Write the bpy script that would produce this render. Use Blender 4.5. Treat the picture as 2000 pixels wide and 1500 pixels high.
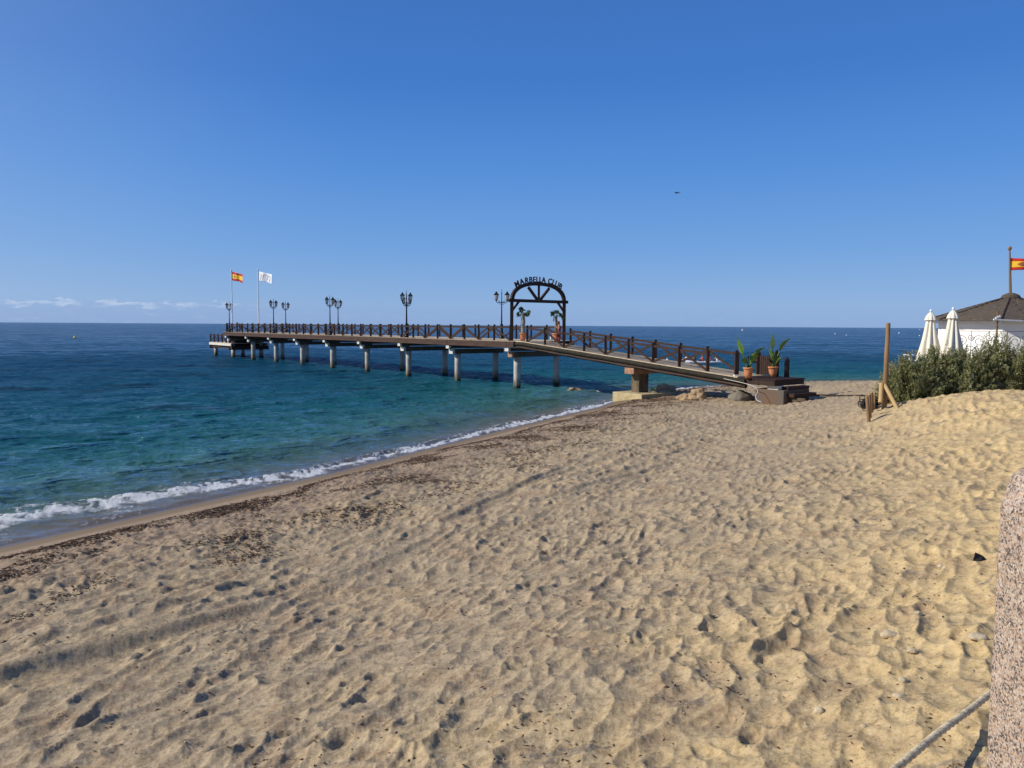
import bpy, bmesh, math, random
import numpy as np
from mathutils import Vector, Matrix, Euler
R = math.radians
rnd = random.Random(7)
for o in list(bpy.data.objects): bpy.data.objects.remove(o)
scene = bpy.context.scene
C = scene.collection

# ---------------------------------------------------------------- camera
EYE = 4.5
FPX = 1503.0                       # focal length in pixels of a 2000 px wide picture
cam = bpy.data.cameras.new('camera'); camo = bpy.data.objects.new('camera', cam); C.objects.link(camo)
cam.sensor_width = 36.0; cam.lens = 36.0*FPX/2000.0
cam.clip_start = 0.05; cam.clip_end = 60000
CM = Matrix.Translation((0, 0, EYE)) @ Matrix.Rotation(R(90-4.356), 4, 'X') @ Matrix.Rotation(R(0.355), 4, 'Z')
camo.matrix_world = CM
scene.camera = camo

# ---------------------------------------------------------------- sun and sky
SUN_EL = 34.0
SUNH = Vector((-0.992, -0.12, 0)).normalized()
sunv = Vector((SUNH.x*math.cos(R(SUN_EL)), SUNH.y*math.cos(R(SUN_EL)), math.sin(R(SUN_EL))))
sl = bpy.data.lights.new('sun', 'SUN'); sl.energy = 5.0; sl.angle = R(0.53); sl.color = (1.0, 0.92, 0.79)
so = bpy.data.objects.new('sun', sl); C.objects.link(so)
so.rotation_euler = sunv.to_track_quat('Z', 'Y').to_euler()
world = bpy.data.worlds.new('World'); scene.world = world; world.use_nodes = True
wn = world.node_tree; wn.nodes.clear()

class NT:
    def __init__(s, nt): s.nt = nt
    def n(s, t, **k):
        nd = s.nt.nodes.new(t)
        for a, v in k.items():
            if a.startswith('i_'):
                key = a[2:]; key = int(key) if key.isdigit() else key.replace('_', ' ')
                s.put(nd.inputs[key], v)
            else: setattr(nd, a, v)
        return nd
    def put(s, sock, v):
        if isinstance(v, bpy.types.NodeSocket): s.nt.links.new(v, sock)
        elif isinstance(v, bpy.types.Node): s.nt.links.new(v.outputs[0], sock)
        else:
            if isinstance(v, tuple) and len(v) == 3 and sock.type == 'RGBA': v = (*v, 1)
            sock.default_value = v
    def math(s, op, a, b=0.0, c=0.0, clamp=False):
        m = s.n('ShaderNodeMath', operation=op, use_clamp=clamp)
        s.put(m.inputs[0], a); s.put(m.inputs[1], b); s.put(m.inputs[2], c); return m.outputs[0]
    def mix(s, f, a, b, mode='MIX'):
        m = s.n('ShaderNodeMix', data_type='RGBA', blend_type=mode, clamp_factor=True)
        s.put(m.inputs[0], f); s.put(m.inputs[6], a); s.put(m.inputs[7], b); return m.outputs[2]
    def ramp(s, f, pts, interp='LINEAR'):
        r = s.n('ShaderNodeValToRGB'); r.color_ramp.interpolation = interp
        e = r.color_ramp.elements
        while len(e) < len(pts): e.new(0.5)
        for k, (p, c) in enumerate(pts):
            e[k].position = p; e[k].color = (c, c, c, 1) if not isinstance(c, tuple) else (*c, 1)
        s.put(r.inputs[0], f); return r.outputs[0]
    def rng(s, v, a, b, c=0.0, d=1.0, smooth=False):
        m = s.n('ShaderNodeMapRange', clamp=True)
        if smooth: m.interpolation_type = 'SMOOTHSTEP'
        for k, x in enumerate((v, a, b, c, d)): s.put(m.inputs[k], x)
        return m.outputs[0]
    def noise(s, vec, scale, detail=3, rough=0.5, dist=0.0):
        return s.n('ShaderNodeTexNoise', i_Vector=vec, i_Scale=scale, i_Detail=detail, i_Roughness=rough, i_Distortion=dist).outputs[0]
    def mapping(s, vec, loc=(0, 0, 0), rot=(0, 0, 0), scale=(1, 1, 1)):
        return s.n('ShaderNodeMapping', i_Vector=vec, i_Location=loc, i_Rotation=rot, i_Scale=scale).outputs[0]
    def attr(s, name): return s.n('ShaderNodeAttribute', attribute_name=name).outputs['Fac']

W_ = NT(wn)
sky = W_.n('ShaderNodeTexSky', sky_type='NISHITA', sun_disc=False, sun_elevation=R(SUN_EL),
           sun_rotation=math.atan2(SUNH.x, SUNH.y), altitude=0.0, air_density=1.0, dust_density=0.35, ozone_density=2.2)
hsv = W_.n('ShaderNodeHueSaturation', i_Hue=0.5, i_Saturation=1.12, i_Value=1.0, i_Color=sky.outputs[0])
# low cloud bank over the far horizon, laid out by compass bearing and elevation
tc = W_.n('ShaderNodeTexCoord'); sp = W_.n('ShaderNodeSeparateXYZ', i_Vector=tc.outputs['Generated'])
az = W_.math('ARCTAN2', sp.outputs[0], sp.outputs[1])
azd = W_.math('MULTIPLY', az, 57.2958); eld = W_.math('MULTIPLY', W_.math('ARCSINE', sp.outputs[2]), 57.2958)
# clear Mediterranean blue graded by elevation, laid over the physical sky
grad = W_.ramp(W_.rng(eld, 0.0, 40.0), [(0.0, (0.235, 0.405, 0.71)), (0.035, (0.240, 0.425, 0.745)), (0.13, (0.155, 0.355, 0.745)), (0.27, (0.088, 0.275, 0.715)), (0.42, (0.050, 0.198, 0.62)), (0.60, (0.045, 0.165, 0.515)), (1.0, (0.050, 0.125, 0.34))])
grad = W_.n('ShaderNodeVectorMath', operation='SCALE', i_0=grad, i_Scale=10.0).outputs[0]
glow = W_.rng(azd, -10, -50, 0, 0.22, True)
grad = W_.mix(glow, grad, (4.6, 6.0, 8.6))
tint = W_.mix(0.88, hsv.outputs[0], grad)
cv = W_.n('ShaderNodeCombineXYZ', i_X=azd, i_Y=W_.math('MULTIPLY', eld, 3.2), i_Z=0.0).outputs[0]
cn = W_.noise(cv, 0.85, 5, 0.55)
azm = W_.rng(azd, -14, -26, 0, 1, True)
topb = W_.math('ADD', 1.35, W_.math('MULTIPLY', W_.math('SUBTRACT', cn, 0.5), 1.3))
crest = W_.math('MULTIPLY', W_.rng(eld, W_.math('SUBTRACT', topb, 0.35), W_.math('SUBTRACT', topb, 0.05), 0, 1, True),
                W_.rng(eld, topb, W_.math('ADD', topb, 0.12), 1, 0, True))
blot = W_.rng(W_.noise(W_.mapping(cv, loc=(31, 7, 0), scale=(1, 0.4, 1)), 0.7, 3, 0.5), 0.36, 0.58, 0, 1, True)
crest = W_.math('MULTIPLY', W_.math('MULTIPLY', crest, blot), azm)
body = W_.math('MULTIPLY', W_.rng(eld, 0.0, topb, 1, 0.55), W_.rng(eld, topb, W_.math('ADD', topb, 0.25), 1, 0, True))
body = W_.math('MULTIPLY', body, W_.rng(azd, 8, -30, 0.25, 0.6, True))
wisp = W_.math('MULTIPLY', W_.rng(cn, 0.5, 0.72, 0, 0.5, True), W_.rng(eld, 0.2, 1.7, 1, 0.0))
c1 = W_.mix(body, tint, (2.75, 4.0, 6.7))
c1 = W_.mix(W_.math('MULTIPLY', wisp, W_.rng(azd, 10, -32, 0.3, 1.0)), c1, (3.9, 4.9, 6.7))
c1 = W_.mix(W_.math('MULTIPLY', crest, 0.42), c1, (7.2, 8.0, 9.2))
bg = W_.n('ShaderNodeBackground', i_Color=c1, i_Strength=0.1)
wo = W_.n('ShaderNodeOutputWorld', i_Surface=bg)
scene.view_settings.view_transform = 'Standard'; scene.view_settings.look = 'None'
scene.view_settings.exposure = 0.0; scene.view_settings.gamma = 1.0; scene.view_settings.use_curve_mapping = False

# ---------------------------------------------------------------- helpers
def ray(px, py):
    v = Vector(((px-1000)/FPX, (750-py)/FPX, -1.0)); return (CM.to_3x3() @ v).normalized()
def at_z(px, py, z):
    d = ray(px, py); return Vector((0, 0, EYE)) + d*((z-EYE)/d.z)
def at_d(px, py, dep):
    d = ray(px, py); return Vector((0, 0, EYE)) + d*(dep/d.y)

def tag(o, label=None, cat=None, group=None, kind=None):
    if label: o['label'] = label
    if cat: o['category'] = cat
    if group: o['group'] = group
    if kind: o['kind'] = kind
    return o
def thing(name, label, cat, loc=(0, 0, 0), rz=0.0, group=None):
    o = bpy.data.objects.new(name, None); C.objects.link(o); o.location = loc; o.rotation_euler = (0, 0, rz)
    o.empty_display_size = 0.2
    return tag(o, label, cat, group)
def copy_tree(o, parent=None):
    c = o.copy(); C.objects.link(c); c.parent = parent
    for ch in [x for x in KIDS.get(o.name, [])]:
        copy_tree(ch, c)
    KIDS_new = KIDS
    return c
KIDS = {}
def reg(parent, o):
    if parent is not None: KIDS.setdefault(parent.name, []).append(o)

class MB:
    def __init__(s): s.v = []; s.f = []; s.sm = []
    def add(s, vs, fs, smooth=False):
        b = len(s.v); s.v += [tuple(v) for v in vs]; s.f += [tuple(b+i for i in f) for f in fs]; s.sm += [smooth]*len(fs); return s
    def box(s, c, d, rz=0.0, m=None):
        x, y, z = d[0]/2, d[1]/2, d[2]/2
        vs = [Vector((sx*x, sy*y, sz*z)) for sz in (-1, 1) for sx, sy in ((-1, -1), (1, -1), (1, 1), (-1, 1))]
        M = Matrix.Translation(c) @ (m if m is not None else Matrix.Rotation(rz, 4, 'Z'))
        return s.add([M @ v for v in vs], [(3, 2, 1, 0), (4, 5, 6, 7), (0, 1, 5, 4), (1, 2, 6, 5), (2, 3, 7, 6), (3, 0, 4, 7)])
    def bar(s, a, b, w, h, up=Vector((0, 0, 1))):
        a = Vector(a); b = Vector(b); d = (b-a).normalized()
        if abs(d.dot(up)) > 0.99: up = Vector((1, 0, 0))
        sx = d.cross(up).normalized(); uy = sx.cross(d).normalized()
        vs = []
        for p in (a, b):
            for i, j in ((-1, -1), (1, -1), (1, 1), (-1, 1)): vs.append(p + sx*(w/2*i) + uy*(h/2*j))
        return s.add(vs, [(0, 1, 2, 3), (7, 6, 5, 4), (0, 4, 5, 1), (1, 5, 6, 2), (2, 6, 7, 3), (3, 7, 4, 0)])
    def tube(s, pts, rad, n=10, cap=True, smooth=True):
        pts = [Vector(p) for p in pts]
        if not isinstance(rad, (list, tuple)): rad = [rad]*len(pts)
        t0 = (pts[1]-pts[0]).normalized(); ref = Vector((0, 0, 1)) if abs(t0.z) < 0.9 else Vector((1, 0, 0))
        nx = t0.cross(ref).normalized(); vs = []; fs = []
        for i, p in enumerate(pts):
            t = (pts[min(i+1, len(pts)-1)] - pts[max(i-1, 0)]).normalized()
            nx = (nx - t*nx.dot(t)).normalized(); ny = t.cross(nx)
            for k in range(n):
                a = 2*math.pi*k/n; vs.append(p + (nx*math.cos(a)+ny*math.sin(a))*rad[i])
        for i in range(len(pts)-1):
            for k in range(n): fs.append((i*n+k, i*n+(k+1) % n, (i+1)*n+(k+1) % n, (i+1)*n+k))
        s.add(vs, fs, smooth)
        if cap:
            s.add(vs[:n], [tuple(range(n))[::-1]]); s.add(vs[-n:], [tuple(range(n))])
        return s
    def lathe(s, prof, c=(0, 0, 0), n=16, smooth=True, rot=0.0):
        vs = []; fs = []
        for r, z in prof:
            for k in range(n):
                a = 2*math.pi*k/n + rot; vs.append((c[0]+r*math.cos(a), c[1]+r*math.sin(a), c[2]+z))
        for i in range(len(prof)-1):
            for k in range(n): fs.append((i*n+k, i*n+(k+1) % n, (i+1)*n+(k+1) % n, (i+1)*n+k))
        fs.append(tuple(range(n))[::-1]); fs.append(tuple((len(prof)-1)*n+k for k in range(n)))
        return s.add(vs, fs, smooth)
    def quad(s, a, b, c, d): return s.add([a, b, c, d], [(0, 1, 2, 3)])
    def build(s, name, mat, parent=None, bevel=0.0):
        me = bpy.data.meshes.new(name); me.from_pydata(s.v, [], s.f)
        me.polygons.foreach_set('use_smooth', s.sm)
        if mat: me.materials.append(mat)
        me.update()
        o = bpy.data.objects.new(name, me); C.objects.link(o)
        if parent is not None: o.parent = parent; reg(parent, o)
        if bevel:
            b = o.modifiers.new('bevel', 'BEVEL'); b.width = bevel; b.segments = 2; b.limit_method = 'ANGLE'
        return o

def np_mesh(name, V, F, mat, smooth=True, attrs=None, parent=None):
    me = bpy.data.meshes.new(name)
    me.vertices.add(len(V)); me.vertices.foreach_set('co', np.asarray(V, np.float32).ravel())
    k = F.shape[1]
    me.loops.add(F.size); me.loops.foreach_set('vertex_index', F.ravel().astype(np.int32))
    me.polygons.add(len(F)); me.polygons.foreach_set('loop_start', np.arange(0, F.size, k, dtype=np.int32))
    me.polygons.foreach_set('use_smooth', np.full(len(F), smooth, bool))
    for a, arr in (attrs or {}).items():
        at = me.attributes.new(a, 'FLOAT', 'POINT'); at.data.foreach_set('value', np.asarray(arr, np.float32))
    me.materials.append(mat); me.update(calc_edges=True)
    o = bpy.data.objects.new(name, me); C.objects.link(o)
    if parent is not None: o.parent = parent; reg(parent, o)
    return o

def new_mat(name):
    m = bpy.data.materials.new(name); m.use_nodes = True; m.node_tree.nodes.clear(); return m, NT(m.node_tree)
def pbr(name, col, col2=None, rough=0.7, scale=3.0, stretch=(1, 1, 1), bump=0.2, bscale=None, metal=0.0, detail=5, coord='Object', extra=None, spec=0.3, bdist=0.02):
    m, t = new_mat(name)
    tc = t.n('ShaderNodeTexCoord'); v = tc.outputs[coord]
    if coord == 'Object':                      # a different patch of the pattern on every copy
        oi = t.n('ShaderNodeObjectInfo')
        v = t.n('ShaderNodeVectorMath', operation='ADD', i_0=v, i_1=t.n('ShaderNodeVectorMath', operation='SCALE', i_0=oi.outputs['Location'], i_Scale=0.7).outputs[0]).outputs[0]
    mv = t.mapping(v, scale=stretch)
    nz = t.noise(mv, scale, detail, 0.6)
    c = t.mix(t.rng(nz, 0.35, 0.65), col, col2 or col)
    if extra: c = extra(t, v, c)
    b = t.n('ShaderNodeBump', i_Strength=bump, i_Distance=bdist, i_Height=t.noise(mv, bscale or scale*4, 6, 0.65))
    p = t.n('ShaderNodeBsdfPrincipled', i_Base_Color=c, i_Roughness=t.rng(nz, 0.3, 0.7, rough*0.85, min(1, rough*1.1)), i_Metallic=metal, i_Normal=b)
    p.inputs['Specular IOR Level'].default_value = spec
    t.n('ShaderNodeOutputMaterial', i_Surface=p)
    return m

def hidewater(t, v, c):   # tide marks, rust and weed on the lowest metre of a pile (height above the sea)
    g = t.n('ShaderNodeNewGeometry'); z = t.n('ShaderNodeSeparateXYZ', i_Vector=g.outputs['Position']).outputs[2]
    n = t.noise(t.mapping(g.outputs['Position'], scale=(2, 2, 1)), 2.2, 5, 0.6)
    zz = t.math('ADD', z, t.math('MULTIPLY', t.math('SUBTRACT', n, 0.5), 1.1))
    c = t.mix(t.rng(zz, 0.95, 0.45), c, (0.20, 0.165, 0.11))
    c = t.mix(t.rng(zz, 0.40, 0.15), c, (0.035, 0.04, 0.028))
    r = t.noise(t.mapping(g.outputs['Position'], scale=(3, 3, 0.7)), 2.0, 4, 0.7)
    return t.mix(t.rng(r, 0.60, 0.72), c, (0.26, 0.12, 0.06))

M = {}
M['wood'] = pbr('dark_wood', (0.022, 0.011, 0.008), (0.052, 0.026, 0.019), 0.75, 6, (1, 1, 0.4), 0.5)
M['board'] = pbr('weathered_board', (0.045, 0.025, 0.019), (0.085, 0.048, 0.035), 0.8, 3, (0.35, 0.35, 2.0), 0.6)
M['plank'] = pbr('deck_plank', (0.46, 0.37, 0.26), (0.60, 0.50, 0.37), 0.85, 4, (1, 1, 1), 0.4)
M['log'] = pbr('mossy_log', (0.010, 0.008, 0.005), (0.036, 0.029, 0.017), 0.85, 3, (1, 1, 1), 0.6)
M['pile'] = pbr('pile_concrete', (0.36, 0.345, 0.31), (0.50, 0.48, 0.44), 0.85, 2, (1, 1, 0.4), 0.5, extra=hidewater)
M['cap'] = pbr('pale_concrete', (0.55, 0.52, 0.46), (0.70, 0.67, 0.60), 0.8, 3, (1, 1, 1), 0.3)  # pale tone, also put on the beam ends in place of sunlight
M['beam'] = pbr('shade_dark_beam', (0.075, 0.062, 0.05), (0.13, 0.105, 0.085), 0.9, 3, (1, 1, 1), 0.4)  # shade under the deck put into the beam colour
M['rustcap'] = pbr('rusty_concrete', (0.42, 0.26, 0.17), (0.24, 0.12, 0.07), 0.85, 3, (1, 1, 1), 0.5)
M['footing'] = pbr('stained_concrete', (0.50, 0.42, 0.24), (0.36, 0.28, 0.15), 0.9, 3.5, (1, 1, 1), 0.6)
M['column'] = pbr('brown_column', (0.075, 0.055, 0.038), (0.17, 0.13, 0.08), 0.9, 2.5, (1, 1, 0.5), 0.6)
M['brickwork'] = pbr('stained_brickwork', (0.15, 0.085, 0.05), (0.11, 0.10, 0.085), 0.9, 1.6, (1, 1, 1), 0.6)
M['iron'] = pbr('black_iron', (0.018, 0.018, 0.02), (0.03, 0.03, 0.032), 0.45, 8, (1, 1, 1), 0.1, metal=0.6)
M['white'] = pbr('white_paint', (0.75, 0.76, 0.77), (0.82, 0.82, 0.82), 0.45, 5, (1, 1, 1), 0.05)
M['terracotta'] = pbr('terracotta', (0.48, 0.17, 0.07), (0.56, 0.24, 0.11), 0.8, 6, (1, 1, 1), 0.2)
M['soil'] = pbr('soil', (0.04, 0.028, 0.018), (0.07, 0.05, 0.03), 0.95, 12, (1, 1, 1), 0.6)
M['leaf'] = pbr('banana_leaf', (0.075, 0.16, 0.022), (0.15, 0.24, 0.04), 0.4, 4, (1, 1, 1), 0.2)
M['darkleaf'] = pbr('dark_leaf', (0.02, 0.045, 0.016), (0.04, 0.075, 0.02), 0.5, 4, (1, 1, 1), 0.2)
M['palmleaf'] = pbr('palm_leaf', (0.035, 0.07, 0.02), (0.08, 0.13, 0.035), 0.5, 4, (1, 1, 1), 0.2)
M['paletrunk'] = pbr('pale_palm_trunk', (0.34, 0.33, 0.28), (0.20, 0.19, 0.15), 0.9, 4, (1, 1, 4), 0.6)
M['browntrunk'] = pbr('brown_palm_trunk', (0.12, 0.07, 0.04), (0.22, 0.13, 0.07), 0.9, 4, (1, 1, 4), 0.8)
M['post'] = pbr('varnished_pine', (0.17, 0.10, 0.05), (0.28, 0.175, 0.09), 0.7, 5, (1, 1, 0.15), 0.35)
M['palepost'] = pbr('pale_pine', (0.38, 0.25, 0.11), (0.48, 0.33, 0.16), 0.75, 5, (1, 1, 0.2), 0.3)
M['canvas'] = pbr('cream_canvas', (0.70, 0.65, 0.54), (0.76, 0.71, 0.60), 0.9, 6, (1, 1, 0.3), 0.2)
M['wall'] = pbr('whitewash', (0.84, 0.84, 0.83), (0.78, 0.78, 0.77), 0.85, 1.5, (1, 1, 1), 0.25)
M['stone'] = pbr('brown_boulder', (0.24, 0.17, 0.11), (0.42, 0.30, 0.18), 0.9, 4, (1, 1, 1), 0.8)
M['goldstone'] = pbr('ochre_boulder', (0.40, 0.29, 0.17), (0.26, 0.18, 0.11), 0.9, 5, (1, 1, 1), 0.8)
M['greystone'] = pbr('grey_boulder', (0.12, 0.11, 0.095), (0.21, 0.19, 0.16), 0.9, 4, (1, 1, 1), 0.8)
M['tarp'] = pbr('grey_tarpaulin', (0.15, 0.13, 0.10), (0.19, 0.17, 0.13), 0.8, 2, (1, 1, 1), 0.5)
M['sack'] = pbr('white_sacking', (0.72, 0.70, 0.64), (0.62, 0.60, 0.54), 0.8, 5, (1, 1, 1), 0.5)
M['pebble'] = pbr('pale_pebble', (0.42, 0.34, 0.22), (0.52, 0.44, 0.31), 0.8, 9, (1, 1, 1), 0.3)
M['weed'] = pbr('dry_seaweed', (0.05, 0.028, 0.018), (0.11, 0.06, 0.035), 0.9, 14, (1, 1, 1), 0.3)
M['twig'] = pbr('dry_twig', (0.20, 0.14, 0.08), (0.36, 0.28, 0.17), 0.9, 14, (1, 1, 1), 0.3)
M['skin'] = pbr('skin', (0.45, 0.25, 0.17), (0.48, 0.28, 0.19), 0.6, 6, (1, 1, 1), 0.05)
M['maroon'] = pbr('maroon_cloth', (0.17, 0.035, 0.045), (0.22, 0.05, 0.06), 0.9, 8, (1, 1, 1), 0.3)
M['blackcloth'] = pbr('black_cloth', (0.018, 0.018, 0.02), (0.03, 0.03, 0.033), 0.9, 8, (1, 1, 1), 0.3)
M['hair'] = pbr('brown_hair', (0.10, 0.05, 0.03), (0.14, 0.07, 0.04), 0.7, 20, (1, 1, 1), 0.3)
M['redcloth'] = pbr('red_cloth', (0.45, 0.05, 0.05), (0.5, 0.07, 0.06), 0.9, 8)
M['yellow'] = pbr('yellow_plastic', (0.75, 0.62, 0.05), (0.8, 0.66, 0.08), 0.5, 8)
M['pinkred'] = pbr('pink_plastic', (0.6, 0.12, 0.14), (0.62, 0.14, 0.16), 0.5, 8)
M['rope'] = None

def glass_mat():
    m, t = new_mat('lantern_glass')
    p = t.n('ShaderNodeBsdfPrincipled', i_Base_Color=(0.62, 0.60, 0.56), i_Roughness=0.35)
    p.inputs['Specular IOR Level'].default_value = 0.5
    t.n('ShaderNodeOutputMaterial', i_Surface=p); return m
M['glass'] = glass_mat()

# ---------------------------------------------------------------- numpy noise
def _h(ix, iy, s):
    with np.errstate(over='ignore'):
        h = (ix.astype(np.uint32)*np.uint32(374761393)) ^ (iy.astype(np.uint32)*np.uint32(668265263)) ^ np.uint32((s*2654435761) & 0xffffffff)
        h = (h ^ (h >> np.uint32(13)))*np.uint32(1274126177); h = h ^ (h >> np.uint32(16))
    return h
def perlin(x, y, s=0):
    x = np.asarray(x, np.float32); y = np.asarray(y, np.float32)
    ix = np.floor(x).astype(np.int32); iy = np.floor(y).astype(np.int32); fx = x-ix; fy = y-iy
    u = fx*fx*fx*(fx*(fx*6-15)+10); v = fy*fy*fy*(fy*(fy*6-15)+10)
    def g(dx, dy):
        a = (_h(ix+dx, iy+dy, s) & np.uint32(1023)).astype(np.float32)*(2*np.pi/1024)
        return np.cos(a)*(fx-dx)+np.sin(a)*(fy-dy)
    a = g(0, 0); b = g(1, 0); c = g(0, 1); d = g(1, 1)
    return ((a+(b-a)*u) + ((c+(d-c)*u)-(a+(b-a)*u))*v)*1.5
def fbm(x, y, s=0, o=4, r=0.5):
    t = 0; a = 1; f = 1
    for k in range(o): t = t + a*perlin(x*f+k*17.3, y*f-k*9.1, s+k); a *= r; f *= 2.03
    return t

def bowls(x, y, s=0, jit=0.85):
    """overlapping round hollows with crisp crests between them, each of its own depth"""
    ix = np.floor(x).astype(np.int32); iy = np.floor(y).astype(np.int32); best = np.full(x.shape, 9.0, np.float32)
    for dx in (-1, 0, 1):
        for dy in (-1, 0, 1):
            a = _h(ix+dx, iy+dy, s); px = ix+dx+.5+jit*((a & np.uint32(1023)).astype(np.float32)/1023-.5)
            py = iy+dy+.5+jit*(((a >> np.uint32(10)) & np.uint32(1023)).astype(np.float32)/1023-.5); o = ((a >> np.uint32(20)) & np.uint32(1023)).astype(np.float32)/1023
            best = np.minimum(best, ((x-px)**2+(y-py)**2)*(.75+.5*o)+.28*o)
    return best
# ---------------------------------------------------------------- shoreline and terrain
SHORE = np.array([(-150, -216), (-36, -28), (-10.3, 15.2), (-5.6, 22.9), (-0.1, 33.6), (3.6, 40.4), (6.3, 45.2), (8.6, 50.5),
                  (12, 55.0), (16.5, 57.8), (24.4, 61.2), (34, 63.0), (60, 68), (200, 110), (600, 300)], float)
def shore_t(x, y):
    """metres inland from the waterline, negative out at sea; also metres along the shore"""
    best = np.full(np.shape(x), 1e9); sgn = np.ones(np.shape(x)); along = np.zeros(np.shape(x)); acc = 0
    for a, b in zip(SHORE[:-1], SHORE[1:]):
        d = b-a; L = np.hypot(*d); d = d/L
        rx = x-a[0]; ry = y-a[1]; u = np.clip(rx*d[0]+ry*d[1], 0, L)
        q = np.hypot(rx-u*d[0], ry-u*d[1]); s = np.where(rx*d[1]-ry*d[0] >= 0, 1, -1)
        m = q < best-1e-6; best = np.where(m, q, best); sgn = np.where(m, s, sgn); along = np.where(m, acc+u, along); acc += L
    return best*sgn, along
PT = [-60, -30, -8, -3, 0, 0.8, 2, 5, 10, 14, 18, 25, 40, 400]
PZ = [-4, -2.6, -0.9, -0.33, 0.0, 0.10, 0.30, 0.58, 0.80, 1.40, 2.00, 2.45, 2.8, 4.0]
def base_h(x, y, t):
    z = np.interp(t, PT, PZ)
    z = z + 0.62*np.exp(-(((x-16)/5.2)**2+((y-22.5)/4.6)**2)**1.3)
    z = z+0.55*np.exp(-(((x-3.2)/2.4)**2+((y-1.5)/2.6)**2))
    z = z+0.16*np.exp(-(((x-7.0)/1.6)**2+((y-44.2)/1.6)**2))
    z = z+(0.12-0.09*(x-13.5))*np.exp(-(((x-15.4)/4.3)**2+((y-23.8)/4.0)**2)**2)
    return z
def ground(x, y):
    t, _ = shore_t(np.array([float(x)]), np.array([float(y)])); return float(base_h(np.array([float(x)]), np.array([float(y)]), t)[0])

def polar(a_fine, n_fine, a_out, n_out, radii):
    th = np.concatenate([np.linspace(-a_out, -a_fine, n_out, endpoint=False), np.linspace(-a_fine, a_fine, n_fine), np.linspace(a_fine, a_out, n_out+1)[1:]])
    T, Rr = np.meshgrid(np.radians(th), radii)
    return Rr*np.sin(T), Rr*np.cos(T), th
def grid_faces(nr, nc):
    i = np.arange(nr*nc).reshape(nr, nc)
    return np.stack([i[:-1, :-1], i[:-1, 1:], i[1:, 1:], i[1:, :-1]], -1).reshape(-1, 4)
def compact(V, F, keep, attrs):
    F = F[keep]; used = np.zeros(len(V), bool); used[F.ravel()] = True
    idx = np.cumsum(used)-1
    return V[used], idx[F], {k: v[used] for k, v in attrs.items()}

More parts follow.
